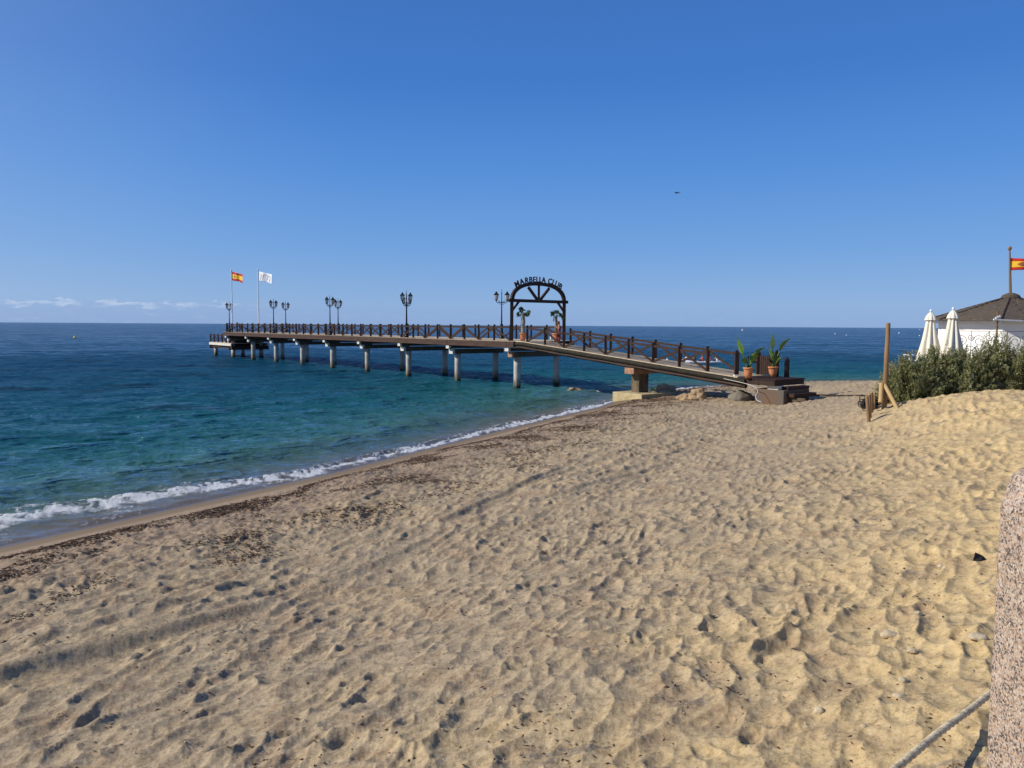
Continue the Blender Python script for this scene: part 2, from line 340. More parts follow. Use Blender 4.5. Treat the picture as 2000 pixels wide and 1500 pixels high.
def build_sand():
    radii = np.exp(np.arange(math.log(1.3), math.log(170), 0.0047))
    X, Y, th = polar(37, 1080, 150, 70, radii)
    nr, nc = X.shape
    t, al = shore_t(X, Y)
    Z = base_h(X, Y, t)
    rr = np.hypot(X, Y)
    ux, uy = 0.54, 0.84                                  # along-shore direction
    U = X*uy-Y*ux; V = X*ux+Y*uy                          # across / along
    dry = np.clip((t-1.1-0.35*perlin(al*0.3, al*0+3.3, 5))/1.6, 0, 1); dry = dry*dry*(3-2*dry)
    # broad undulation
    Z += dry*(0.10*fbm(X*0.22, Y*0.22, 1, 3)+0.02*fbm(X*1.0, Y*1.0, 9, 2))
    CALM = np.zeros(X.shape)
    # one long scarp seen at the lower left, others further up the beach
    p0 = at_z(0, 1290, 1.0); p1 = at_z(530, 1132, 1.0)
    def scarp(p0, p1, h, ext=0.3):
        d = Vector((p1.x-p0.x, p1.y-p0.y)); L = d.length; d /= L
        rx = X-p0.x; ry = Y-p0.y; u = rx*d.x+ry*d.y; w = rx*d.y-ry*d.x+0.10*perlin(u*0.9, u*0+1.5, 77)
        mk = np.clip((u+ext)/0.8, 0, 1)*np.clip((L+ext-u)/0.8, 0, 1)
        CALM[:] = np.maximum(CALM, mk*np.exp(-((w-.05)/.22)**4)*min(1, h/.09))
        return mk*h*np.where(w < 0, np.exp(w/0.9), np.maximum(0, 1-w/max(.10, h*1.45)))-mk*h*0.35*np.exp(-((w-0.30)/0.25)**2)
    sc = scarp(at_z(-500, 1420, 1.0), p1, 0.115)
    sc = sc+scarp(at_z(600, 1115, 0.95), at_z(850, 1030, 0.9), 0.045)+scarp(at_z(860, 1010, 0.85), at_z(1100, 905, 0.8), 0.06)
    sc = sc+scarp(at_z(1080, 960, 0.9), at_z(1310, 893, 0.9), 0.05)+scarp(at_z(430, 1330, 1.2), at_z(800, 1210, 1.2), 0.05)
    # tramped hollows with crisp crests, drawn out along the shore
    wx = X+0.16*perlin(X*1.1, Y*1.1, 21); wy = Y+0.16*perlin(X*1.1+9, Y*1.1, 22)
    a = 1-np.abs(perlin((wx*uy-wy*ux)*2.9, (wx*ux+wy*uy)*0.85, 31))*1.9
    b = 1-np.abs(perlin((wx*uy-wy*ux)*6.8, (wx*ux+wy*uy)*2.0, 33))*1.9
    amp = 0.75+0.45*perlin(X*0.35, Y*0.35, 40)
    bw = bowls((wx*uy-wy*ux)/0.185, (wx*ux+wy*uy)/0.33, 500)-.35; bs = bowls((wx*uy-wy*ux)/0.44, (wx*ux+wy*uy)/0.75, 510)-.35
    amp = np.clip(amp, 0.25, 1.2)*(1-.75*CALM)
    Z += dry*amp*(0.016*a+0.006*b+0.122*np.minimum(bw, .55)+0.045*np.minimum(bs, .5))
    Z += dry*0.006*fbm(X*7, Y*7, 50, 3)+dry*0.0035*fbm(X*25, Y*25, 55, 2)*np.clip(1.4-rr/14, 0, 1)
    # vehicle tracks and little scarps parallel to the water
    Uw = U+0.35*fbm(V*0.12, U*0.1, 60, 3)+0.05*perlin(V*1.7, U*0.6, 66)
    def saw(q):                                           # slow rise, sharp fall towards the land side
        f = q-np.floor(q); return np.where(f < 0.72, f/0.72, (1-f)/0.28)
    m1 = np.exp(-((t-7.2)/1.9)**2)*np.clip(0.6+1.2*perlin(V*0.12, U*0.2, 70), 0, 1)
    Z += dry*m1*0.06*saw(Uw/0.62)
    m2 = np.exp(-((t-11.5)/3.0)**2)*np.clip(0.35+1.4*perlin(V*0.10+5, U*0.25, 71), 0, 1)
    Z += dry*m2*0.018*saw(Uw/1.05)
    Z += dry*sc
    # individual footprints
    rg = np.random.default_rng(3); dth = np.radians(74.0/1079); lnr0 = math.log(radii[0]); dl = 0.0047
    n = 0
    while n < 3500:
        rr0 = 2.2+34*rg.random()**1.15; aa = math.radians(-36+72*rg.random())
        if rg.random() > min(1, rr0/14): continue
        x0 = rr0*math.sin(aa); y0 = rr0*math.cos(aa); n += 1
        big = rg.random() < 0.10
        L = rg.uniform(0.08, 0.14)*(1.4 if big else 1); Wd = rg.uniform(0.045, 0.075)*(1.5 if big else 1)
        dp = rg.uniform(0.007, 0.022)*(1.1 if big else 1)
        hd = math.atan2(uy, ux)+rg.normal(0, 0.45)
        ext = L*2.3; i0 = int((math.log(max(1.4, rr0-ext))-lnr0)/dl); i1 = int((math.log(rr0+ext)-lnr0)/dl)+2
        j0 = 70+int((aa-ext/rr0+math.radians(37))/dth); j1 = 70+int((aa+ext/rr0+math.radians(37))/dth)+2
        i0 = max(0, i0); j0 = max(0, j0); j1 = min(nc, j1); i1 = min(nr, i1)
        if i1 <= i0 or j1 <= j0: continue
        xs = X[i0:i1, j0:j1]-x0; ys = Y[i0:i1, j0:j1]-y0
        e1 = (xs*math.cos(hd)+ys*math.sin(hd))/L; e2 = (-xs*math.sin(hd)+ys*math.cos(hd))/Wd
        e2 = e2*(1+0.25*e1)
        q = e1*e1+e2*e2
        Z[i0:i1, j0:j1] += dry[i0:i1, j0:j1]*(1-.8*CALM[i0:i1, j0:j1])*(-dp*np.exp(-q**1.6)+dp*0.45*np.exp(-((np.sqrt(q)-1.45)/0.38)**2))
    # weed wrack zone is lumpy
    wr = np.clip((t-1.3)/1.0, 0, 1)*np.clip((8.0-t)/2.5, 0, 1)
    Z += dry*wr*0.035*np.abs(perlin(X*5, Y*5, 90))
    Vv = np.stack([X, Y, Z], -1).reshape(-1, 3); F = grid_faces(nr, nc)
    tf = t.ravel()
    keep = (tf[F].max(1) > -9)
    Vv, F, at = compact(Vv, F, keep, {'inland': tf, 'alongs': al.ravel(), 'relief': (Z-base_h(X, Y, t)).ravel()})
    m, q = new_mat('beach_sand')
    g = q.n('ShaderNodeNewGeometry').outputs['Position']
    inl = q.attr('inland')
    rot = q.mapping(g, rot=(0, 0, R(-57)), scale=(0.45, 1.2, 1))
    n1 = q.noise(rot, 0.9, 5, 0.6); n2 = q.noise(g, 3.5, 5, 0.6); n3 = q.noise(g, 55, 3, 0.7); n4 = q.noise(rot, 2.6, 4, 0.65)
    gold = q.mix(q.rng(n2, 0.3, 0.7), (0.56, 0.405, 0.190), (0.70, 0.52, 0.26))
    grey = q.mix(q.rng(n2, 0.3, 0.7), (0.300, 0.234, 0.152), (0.425, 0.335, 0.220))
    yl = q.math('ADD', q.rng(inl, 12.0, 18.0, 0.0, 1.0, True), q.math('MULTIPLY', q.math('SUBTRACT', n1, 0.5), 1.3), clamp=True)
    c = q.mix(yl, grey, gold)
    c = q.mix(q.math('MULTIPLY', q.rng(q.noise(g, 1.7, 4, 0.65), 0.50, 0.64), 0.50), c, (0.30, 0.195, 0.115))
    # ash-grey silty patches
    c = q.mix(q.math('MULTIPLY', q.rng(n4, 0.60, 0.68, 0, 0.75, True), q.rng(inl, 5, 9)), c, (0.19, 0.165, 0.135))
    # coarse pinkish shingle close to the sea
    nr_ = q.math('ADD', inl, q.math('MULTIPLY', q.math('SUBTRACT', n4, 0.5), 5))
    c = q.mix(q.rng(nr_, 6.0, 3.5, 0, 0.75, True), c, (0.27, 0.195, 0.14))
    c = q.mix(q.math('MULTIPLY', q.rng(n3, 0.56, 0.66), 0.35), c, (0.16, 0.11, 0.075))
    c = q.mix(q.math('MULTIPLY', q.rng(n3, 0.40, 0.33), 0.30), c, (0.72, 0.60, 0.44))
    sp1 = q.noise(g, 17, 4, 0.75); sp2 = q.noise(g, 210, 2, 0.6)
    c = q.mix(q.math('MULTIPLY', q.rng(sp1, 0.53, 0.62), 0.45), c, (0.13, 0.09, 0.058))
    c = q.mix(q.math('MULTIPLY', q.rng(sp1, 0.47, 0.38), 0.30), c, (0.70, 0.58, 0.40))
    c = q.mix(q.math('MULTIPLY', q.rng(sp2, 0.55, 0.65), 0.40), c, (0.12, 0.085, 0.06))
    wz = q.math('MULTIPLY', q.rng(inl, 1.3, 2.2), q.rng(inl, 7.5, 3.5))
    wk = q.noise(q.mapping(g, rot=(0, 0, R(-57)), scale=(1, 1.8, 1)), 5.5, 6, 0.75); wl_ = q.noise(rot, 1.1, 3, 0.5)
    c = q.mix(q.math('MULTIPLY', wz, q.math('MULTIPLY', q.rng(wk, 0.51, 0.58, 0, 0.75), q.rng(wl_, 0.40, 0.60, 0.25, 1.0))), c, (0.085, 0.052, 0.036))
    # wet margin
    wt = q.rng(q.math('ADD', inl, q.math('MULTIPLY', q.math('SUBTRACT', n1, 0.5), 0.5)), 0.75, 1.35, 1, 0, True)
    c = q.mix(wt, c, (0.19, 0.137, 0.088))
    w2 = q.rng(inl, 0.15, 0.45, 1, 0, True); c = q.mix(w2, c, (0.13, 0.105, 0.085))
    grain = q.math('ADD', q.math('MULTIPLY', q.noise(g, 150, 4, 0.75), 0.35), q.math('MULTIPLY', q.noise(g, 26, 5, 0.65), 0.75))
    bp = q.n('ShaderNodeBump', i_Strength=q.math('SUBTRACT', 0.75, q.math('MULTIPLY', wt, 0.65)), i_Distance=0.022, i_Height=grain)
    p = q.n('ShaderNodeBsdfPrincipled', i_Base_Color=c, i_Roughness=q.math('SUBTRACT', 0.95, q.math('MULTIPLY', w2, 0.62)), i_Normal=bp)
    p.inputs['Specular IOR Level'].default_value = 0.25
    q.n('ShaderNodeOutputMaterial', i_Surface=p)
    o = np_mesh('sand_beach', Vv, F, m, True, at); tag(o, kind='structure')
    return (X, Y, Z, radii, th)

GX = build_sand()
def gz(x, y):          # height of the finished relief
    X, Y, Z, radii, th = GX
    r = math.hypot(x, y); a = math.degrees(math.atan2(x, y))
    i = int(np.searchsorted(radii, r)); j = int(np.searchsorted(th, a))
    i = min(max(i, 0), len(radii)-1); j = min(max(j, 0), len(th)-1)
    return float(Z[i, j])
def hit(px, py):       # where the line of sight through a pixel meets the sand
    d = ray(px, py); p = Vector((0, 0, EYE)); s = 1.0
    while s < 300:
        q = p+d*s
        if q.z < gz(q.x, q.y): return q
        s *= 1.004
    return p+d*s

# ---------------------------------------------------------------- sea
def foam_off(al): return np.interp(al, [0, 270, 274, 278, 285, 304, 316, 900], [1.9, 1.9, 1.35, 0.40, 0.18, 0.15, 0.15, 0.1])
def build_sea():
    radii = np.concatenate([np.exp(np.arange(math.log(7), math.log(420), 0.0056)), np.exp(np.linspace(math.log(425), math.log(45000), 60))])
    X, Y, th = polar(38, 900, 150, 60, radii)
    nr, nc = X.shape; t, al = shore_t(X, Y); r = np.hypot(X, Y)
    dep = np.clip(-t/6, 0, 1)
    Z = np.zeros_like(X)
    res = r*0.0056
    rg = np.random.default_rng(11)
    wind = math.radians(-50)
    wx = X+1.0*perlin(X*0.21, Y*0.21, 5); wy = Y+1.0*perlin(X*0.21+4, Y*0.21, 6)
    for k in range(26):
        lam = 0.55*1.135**k; a = wind+rg.normal(0, 0.65); ph = rg.random()*6.28
        am = 0.0125*lam**0.5*0.62
        arg = 2*np.pi/lam*(wx*math.cos(a)+wy*math.sin(a))+ph
        gate = 0.55+0.75*perlin(X/lam*0.23+k, Y/lam*0.23, 100+k)
        s = np.sin(arg); Z += am*gate*(1-np.abs(np.sin(arg/2))*1.6+0.3*s)*np.clip(lam/res/3-0.6, 0, 1)
    ca, sa = math.cos(math.radians(-68)), math.sin(math.radians(-68))
    q1 = wx*ca+wy*sa; q2 = -wx*sa+wy*ca
    for k, (f, A_) in enumerate(((0.20, .085), (0.42, .075), (0.85, .062), (1.7, .038), (3.3, .018))):
        rd = 1-np.abs(perlin(q1*f*1.5+k*3.1, q2*f*0.55, 300+k))*2.0
        Z += A_*np.sign(rd)*np.abs(rd)**1.4*np.clip(1/(f*1.5)/res/2.0-0.5, 0, 1)
    Z *= (0.30+0.70*dep)*np.clip((900-r)/500, 0, 1)
    u = -t                                                   # metres out from the water's edge
    fo = foam_off(al)+0.28*perlin(al*0.35, al*0+2, 8)+0.10*perlin(al*1.5, al*0, 9)
    thick = np.interp(al, [0, 270, 275, 282, 300, 316, 330], [0.70, 0.70, 0.32, 0.10, 0.14, 0.2, 0.10])
    Z += 0.075*np.interp(al, [0, 275, 300, 330], [1.3, 1.2, 0.5, 0.3])*np.exp(-((u-fo-0.35)/(thick*0.9))**2)
    Z += 0.10*np.exp(-((u-fo-3.6-0.7*perlin(al*0.12, u*0.1, 12))/0.95)**2)*np.clip(1.1+perlin(al*0.1, al*0+7, 13), 0, 1.5)
    Z += 0.012                                     # film above the sand
    Z = np.where(u < 0.3, np.maximum(Z*np.clip(u/0.3, 0, 1), 0)+0.010*np.clip(u/0.15, -3, 1), Z)
    Z = np.where(u < -0.12, -0.05, Z)
    # foam density
    n1 = fbm(X*2.2, Y*2.2, 200, 4, 0.6); n2 = fbm(X*6, Y*6, 210, 3, 0.6)
    core = np.exp(-(np.abs(u-fo)/thick)**2.2)
    trail = np.clip(1-(u-fo)/np.maximum(0.7, thick*5.0), 0, 1)*(u > fo)
    lace = 1-np.abs(perlin(X*2.6+0.6*n1, Y*2.6, 220))*3.2
    lead = np.exp(-((u-0.05)/0.10)**2)*np.interp(al, [0, 276, 284, 330], [0.0, 0.1, 0.9, 0.9])
    foam = core*(0.90+0.60*n1)+trail*np.clip(lace, 0, 1)*(1.0+0.7*n1)+0.95*np.clip(lace, 0, 1)*np.clip(1-u/3.2, 0, 1)*(u > 0.1)*np.clip(.65+perlin(al*.6, u*.5, 61), 0, 1)+lead*(0.8+0.8*n1)
    foam += 0.45*np.clip(perlin(X*0.8, Y*0.8, 230)-0.35, 0, 1)*np.clip(1-u/7, 0, 1)*np.clip(lace, 0, 1)
    Z += 0.014*np.clip(foam, 0, 1)*(0.6+n2)
    V = np.stack([X, Y, Z], -1).reshape(-1, 3); F = grid_faces(nr, nc); tf = t.ravel()
    keep = tf[F].min(1) < 0.25
    V, F, at = compact(V, F, keep, {'offshore': u.ravel(), 'foam': foam.ravel(), 'alongs': al.ravel()})
    m, q = new_mat('sea_water')
    g = q.n('ShaderNodeNewGeometry').outputs['Position']; off = q.attr('offshore'); fm = q.attr('foam')
    big = q.noise(q.mapping(g, rot=(0, 0, R(-57)), scale=(0.035, 0.09, 1)), 1.0, 4, 0.6)
    o2 = q.math('ADD', off, q.math('MULTIPLY', q.math('SUBTRACT', big, 0.5), q.math('MULTIPLY', off, 0.9)))
    f = q.math('MULTIPLY', q.math('LOGARITHM', q.math('ADD', q.math('MAXIMUM', o2, 0), 1.0), 10.0), 0.3)
    c = q.ramp(f, [(0.0, (0.15, 0.125, 0.10)), (0.07, (0.115, 0.115, 0.095)), (0.15, (0.060, 0.105, 0.088)), (0.24, (0.034, 0.118, 0.114)),
                   (0.33, (0.010, 0.086, 0.102)), (0.43, (0.007, 0.066, 0.108)), (0.55, (0.006, 0.050, 0.106)), (0.85, (0.005, 0.042, 0.106)), (1.0, (0.005, 0.038, 0.100))])
    # sea-grass beds seen through the water
    bed = q.noise(q.mapping(g, rot=(0, 0, R(-50)), scale=(0.10, 0.22, 1)), 1.0, 5, 0.6)
    bm = q.math('MULTIPLY', q.rng(bed, 0.54, 0.64, 0, 0.62, True), q.math('MULTIPLY', q.rng(off, 10, 17), q.rng(off, 120, 60)))
    c = q.mix(bm, c, (0.004, 0.016, 0.026))
    dist = q.n('ShaderNodeCameraData').outputs['View Distance']
    w1 = q.noise(q.mapping(g, rot=(0, 0, R(35)), scale=(1.0, 2.1, 1)), 1.5, 5, 0.6, 0.4)
    w2 = q.noise(q.mapping(g, rot=(0, 0, R(20)), scale=(0.22, 0.5, 1)), 1.0, 4, 0.6, 0.3)
    w3 = q.noise(q.mapping(g, rot=(0, 0, R(28)), scale=(0.03, 0.075, 1)), 1.0, 5, 0.6, 0.3)
    hgt = q.math('ADD', q.math('MULTIPLY', w1, 0.16), q.math('ADD', q.math('MULTIPLY', w2, 0.34), q.math('MULTIPLY', w3, 1.5)))
    bs = q.rng(off, 0.2, 3.5, 0.18, 0.9)
    bp = q.n('ShaderNodeBump', i_Strength=bs, i_Distance=1.0, i_Height=hgt)
    fr = q.n('ShaderNodeFresnel', i_IOR=1.33, i_Normal=bp).outputs[0]
    fr = q.math('MINIMUM', q.math('MULTIPLY', fr, 1.2), 0.66)
    # wave-facet reflections painted in by noise: fine ones close by, broad ones far out
    rip = q.math('ADD', q.math('MULTIPLY', w1, q.rng(dist, 25, 90, 0.6, 0.15)), q.math('ADD', q.math('MULTIPLY', w2, q.rng(dist, 20, 60, 0.4, 0.45)), q.math('MULTIPLY', w3, q.rng(dist, 60, 160, 0.0, 0.40))))
    fr = q.math('MULTIPLY', fr, q.rng(rip, 0.42, 0.59, 0.26, 1.05))
    df = q.n('ShaderNodeBsdfDiffuse', i_Color=c, i_Normal=bp); gl = q.n('ShaderNodeBsdfGlossy', i_Color=(0.9, 0.95, 1.0), i_Roughness=0.09, i_Normal=bp)
    wat = q.n('ShaderNodeMixShader', i_0=fr, i_1=df, i_2=gl)
    fn = q.noise(q.mapping(g, rot=(0, 0, R(-57)), scale=(0.6, 1.3, 1)), 11, 6, 0.8); fn2 = q.noise(g, 38, 3, 0.7)
    fmask = q.math('ADD', fm, q.math('ADD', q.math('MULTIPLY', q.math('SUBTRACT', fn, 0.5), 2.4), q.math('MULTIPLY', q.math('SUBTRACT', fn2, 0.5), 0.6)))
    fmask = q.rng(fmask, 0.45, 1.20, 0, 1)
    fb = q.n('ShaderNodeBump', i_Strength=1.0, i_Distance=0.07, i_Height=fn)
    fs = q.n('ShaderNodeBsdfDiffuse', i_Color=(0.74, 0.76, 0.78), i_Normal=fb)
    mx = q.n('ShaderNodeMixShader', i_0=fmask, i_1=wat, i_2=fs)
    q.n('ShaderNodeOutputMaterial', i_Surface=mx)
    o = np_mesh('sea_water', V, F, m, True, at); tag(o, kind='structure')
build_sea()

LATE = [bpy.data.objects[n] for n in ('sand_beach', 'sea_water')]       # linked again at the end: keeps mesh evaluation quick
for o in LATE: C.objects.unlink(o)

# ---------------------------------------------------------------- pier geometry in its own frame
A0 = Vector((0.36, 54.5)); AX = Vector((-0.622, 0.783)); NN = Vector((0.783, 0.622)); BAY = 7.445
def P(s, w, z):                      # s metres out along the pier, w metres towards its far side
    return Vector((A0.x+AX.x*s+NN.x*w, A0.y+AX.y*s+NN.y*w, z))
PROT = math.atan2(AX.y, AX.x)
DZ = 3.42
WF, WB = -0.65, 4.39                 # rail lines
pier = thing('pier', 'long dark wooden pier deck with cross-braced railings on pale round piles over the sea', 'pier', P(0, 1.87, 0))
def prel(mb, name, mat, parent, root=pier, bevel=0.0):
    """link under parent; vertices are given in world coordinates"""
    base = root.location
    mb.v = [(v[0]-base[0], v[1]-base[1], v[2]-base[2]) for v in mb.v]
    return mb.build(name, mat, parent, bevel)
SE = 8*BAY+0.9
# deck planks (one board after another across the pier)
mb = MB(); s = -0.8; i = 0
while s < SE:
    j = rnd.uniform(-0.03, 0.03)
    a, b = P(s+0.07, WF-0.30+j, DZ-0.03+rnd.uniform(-.004, .004)), P(s+0.07, WB+0.30+j, DZ-0.03)
    mb.bar(a, b, 0.14, 0.05); s += 0.15; i += 1
prel(mb, 'deck', M['plank'], pier)
for w, nm in ((WF-0.32, 'front'), (WB+0.32, 'back')):
    for k in range(-1, 8):
        s0 = k*BAY+0.02 if k >= 0 else -0.8; s1 = (k+1)*BAY-0.02 if k < 7 else SE
        mb = MB(); dz = rnd.uniform(-.01, .01)
        mb.bar(P(s0, w, DZ-0.13+dz), P(s1, w, DZ-0.13+dz), 0.06, 0.21)
        mb.bar(P(s0, w-0.012, DZ-0.345+dz), P(s1, w-0.012, DZ-0.345+dz), 0.06, 0.21)
        prel(mb, 'fascia_board', M['board'], pier)
mb = MB(); mb.bar(P(SE, WF-0.32, DZ-0.24), P(SE, WB+0.32, DZ-0.24), 0.06, 0.42); prel(mb, 'fascia_board', M['board'], pier)
for w in (0.1, 1.3, 2.5, 3.7):
    mb = MB(); mb.bar(P(-0.7, w, DZ-0.26), P(SE-.1, w, DZ-0.26), 0.2, 0.36); prel(mb, 'joist', M['wood'], pier)
# piles and cap beams
for k in range(9):
    for w in (0.0, 3.74):
        mb = MB(); n = 18; r0 = 0.245+rnd.uniform(-.01, .01)
        pr = [(r0*1.03, -3.0), (r0*1.03, 0.0), (r0*1.04, 0.25), (r0, 0.5), (r0*0.99, 1.5), (r0, DZ-1.14)]
        c = P(k*BAY, w, 0); mb.lathe([(r, z) for r, z in pr], (c.x, c.y, 0), n)
        o = prel(mb, 'piling', M['pile'], pier)
        if k == 0 and w == 0: o['label'] = 'rust streaked piling under the arch'
    mb = MB(); mb.bar(P(k*BAY, -0.43, DZ-0.97), P(k*BAY, 4.37, DZ-0.97), 0.5, 0.36)
    bo = prel(mb, 'cap_beam', M['beam'], pier, bevel=0.02)
    mb = MB(); mb.bar(P(k*BAY, -0.66, DZ-0.97), P(k*BAY, -0.43, DZ-0.97), 0.51, 0.37); prel(mb, 'sunlit_end', M['rustcap'] if k == 0 else M['cap'], bo, bevel=0.015)  # separate pale piece stands in for the sunlit end of the cap beam
    mb = MB(); mb.bar(P(k*BAY+0.05, -0.72, DZ-0.62), P(k*BAY+0.05, 4.66, DZ-0.62), 0.42, 0.22)
    bo = prel(mb, 'cross_beam', M['beam'], pier, bevel=0.015)
    mb = MB(); mb.bar(P(k*BAY+0.05, -0.94, DZ-0.62), P(k*BAY+0.05, -0.72, DZ-0.62), 0.43, 0.23); prel(mb, 'sunlit_end', M['cap'], bo, bevel=0.01)  # added pale piece: sunlight on the cross beam end put into colour

def railing(root, name, p0f, n, z_of, z2=None, par=0, hp=1.15, end=None, skip=()):
    """posts at p0f(i), straight top and bottom rails and one zigzag brace per bay"""
    rl = MB()
    for i in range(n-1):
        a, b = p0f(i), p0f(i+1)
        rl.bar(a+Vector((0, 0, hp-0.20)), b+Vector((0, 0, hp-0.20)), 0.08, 0.125)
    rail = prel(rl, name, M['wood'], root, root, 0.0)
    for i in range(n):
        if i in skip: continue
        p = p0f(i); mb = MB(); le = rnd.uniform(-.02, .02)
        mb.bar(p+Vector((0, 0, -0.25)), p+Vector((le, 0, hp-0.03)), 0.145, 0.145)
        mb.bar(p+Vector((le, 0, hp-0.03)), p+Vector((le, 0, hp)), 0.09, 0.09)
        prel(mb, 'rail_post', M['wood'], rail, root)
    for i in range(n-1):
        a, b = p0f(i), p0f(i+1); mb = MB(); d = (b-a).normalized()*0.08
        if (i+par) % 2 == 0: mb.bar(a+d+Vector((0, 0, 0.06)), b-d+Vector((0, 0, hp-0.26)), 0.06, 0.12)
        else: mb.bar(a+d+Vector((0, 0, hp-0.26)), b-d+Vector((0, 0, 0.06)), 0.06, 0.12)
        prel(mb, 'rail_brace', M['wood'], rail, root)
    return rail
STP = BAY/4
railing(pier, 'railing', lambda i: P(i*STP, WF, DZ), 33, None)
railing(pier, 'railing', lambda i: P(i*STP, WB, DZ), 33, None)
railing(pier, 'railing', lambda i: P(8*BAY+0.3, WF+i*(WB-WF)/3, DZ), 4, None)

# ---------------------------------------------------------------- low landing stage at the seaward end
stage = thing('landing_stage', 'low landing stage with its own railing at the far seaward end of the pier', 'landing stage', P(8.4*BAY, 1.87, 0))
LZ = 1.97; s0, s1 = 7.86*BAY, 9.06*BAY; w0, w1 = -0.55, 4.35
mb = MB(); s = s0
while s < s1: mb.bar(P(s+.07, w0, LZ-.03), P(s+.07, w1, LZ-.03), 0.14, 0.06); s += 0.15
prel(mb, 'deck', M['plank'], stage, stage)
for w in (w0, w1):
    mb = MB(); mb.bar(P(s0, w, LZ-0.22), P(s1, w, LZ-0.22), 0.14, 0.30); prel(mb, 'edge_beam', M['cap'], stage, stage)
for s in (s0, s1):
    mb = MB(); mb.bar(P(s, w0, LZ-0.62), P(s, w1, LZ-0.62), 0.3, 0.5); prel(mb, 'cross_beam', M['wood'], stage, stage)
for w in (w0+.3, 1.9, w1-.3):
    mb = MB(); mb.bar(P(s0, w, LZ-0.55), P(s1, w, LZ-0.55), 0.25, 0.36); prel(mb, 'joist', M['wood'], stage, stage)
for s in (s0+0.9, s1-0.9):
    for w in (0.0, 3.74):
        mb = MB(); c = P(s, w, 0); mb.lathe([(0.26, -3), (0.26, 0.0), (0.25, 0.4), (0.245, LZ-.8)], (c.x, c.y, 0), 16); prel(mb, 'piling', M['pile'], stage, stage)
railing(stage, 'railing', lambda i: P(8*BAY+1.2+i*1.62, w0+.1, LZ), 5, None)
railing(stage, 'railing', lambda i: P(8*BAY+1.2+i*1.62, w1-.1, LZ), 5, None)
mb = MB(); mb.bar(P(59.8, -0.45, 2.0), P(59.8, 4.2, 2.0), 0.12, 1.9); prel(mb, 'panel', M['wood'], stage, stage)
mb = MB()                                    # stair from the pier head
for i in range(7): mb.bar(P(SE+.15+i*.22, 1.2, DZ-.2-i*.19), P(SE+.15+i*.22, 2.4, DZ-.2-i*.19), 0.24, 0.05)
mb.bar(P(SE, 1.2, DZ-.15), P(SE+1.6, 1.2, LZ), .05, .2); mb.bar(P(SE, 2.4, DZ-.15), P(SE+1.6, 2.4, LZ), .05, .2)
prel(mb, 'stair', M['wood'], stage, stage)

# ---------------------------------------------------------------- gangway down to the beach
G0 = Vector((-0.15, 54.1)); TH = 0.928; GD = Vector((math.cos(TH), -math.sin(TH))); GN = Vector((math.sin(TH), math.cos(TH)))
def gzs(s):
    if s < 0.6: return DZ
    lin = 3.552-0.080*s
    return min(DZ, lin)
def Gp(s, w, dz=0.0): return Vector((G0.x+GD.x*s+GN.x*w, G0.y+GD.y*s+GN.y*w, gzs(s)+dz))
gang = thing('gangway', 'narrow sloping wooden gangway with cross-braced rails from the pier arch down to the beach', 'gangway', Gp(0, 1, 0)-Vector((0, 0, DZ)))
mb = MB(); s = 0.82
while s < 19.4:
    a, b = Gp(s, -0.18, -0.03), Gp(s, 2.18, -0.03); mb.bar(a, b, 0.14, 0.05); s += 0.15
prel(mb, 'deck', M['plank'], gang, gang)
for w in (-0.16, 2.16):
    mb = MB(); mb.tube([Gp(0.9+i*18.9/24, w, -0.20) for i in range(25)], [0.135+rnd.uniform(-.012, .012) for _ in range(25)], 12)
    prel(mb, 'edge_log', M['log'], gang, gang)
    mb = MB(); mb.tube([Gp(0.9+i*18.9/24, w+(0.08 if w < 1 else -0.08), -0.42) for i in range(25)], 0.11, 10)
    prel(mb, 'edge_log', M['wood'], gang, gang)
mb = MB(); mb.tube([Gp(0.9+i*18.9/24, 1.0, -0.28) for i in range(25)], 0.14, 10); prel(mb, 'joist', M['wood'], gang, gang)
mb = MB(); mb.tube([Gp(s, -0.30, -0.40+0.025*math.sin(s*2.1)) for s in np.linspace(1.2, 19.6, 60)], 0.012, 6); prel(mb, 'cable', M['beam'], gang, gang)
ST = 1.92
railing(gang, 'railing', lambda i: Gp(1.963+i*ST, 0, 0), 9, None, par=0, hp=1.12)
railing(gang, 'railing', lambda i: Gp(4.154+i*ST, 2.0, 0), 8, None, par=1, hp=1.12)
# support column, its head and footing
z1 = gzs(11.8)-0.52
mb = MB(); mb.bar(Gp(11.8, -0.18, z1-gzs(11.8)-.18), Gp(11.8, 2.2, z1-gzs(11.8)-.18), 0.75, 0.36); prel(mb, 'cap_beam', M['rustcap'], gang, gang, 0.02)
def gbox(sa, sb, wa, wb, za, zb):
    m_ = MB(); v = []
    for z in (za, zb):
        for (s_, w_) in ((sa, wa), (sb, wa), (sb, wb), (sa, wb)):
            q = Gp(s_, w_); v.append((q.x, q.y, z))
    return m_.add(v, [(0, 1, 2, 3), (7, 6, 5, 4), (0, 4, 5, 1), (1, 5, 6, 2), (2, 6, 7, 3), (3, 7, 4, 0)])
prel(gbox(11.5, 12.1, 0.35, 1.15, 0.3, z1-.36), 'support_column', M['column'], gang, gang, 0.02)
prel(gbox(10.75, 13.1, -0.45, 2.5, -0.3, 0.64), 'footing', M['footing'], gang, gang, 0.03)

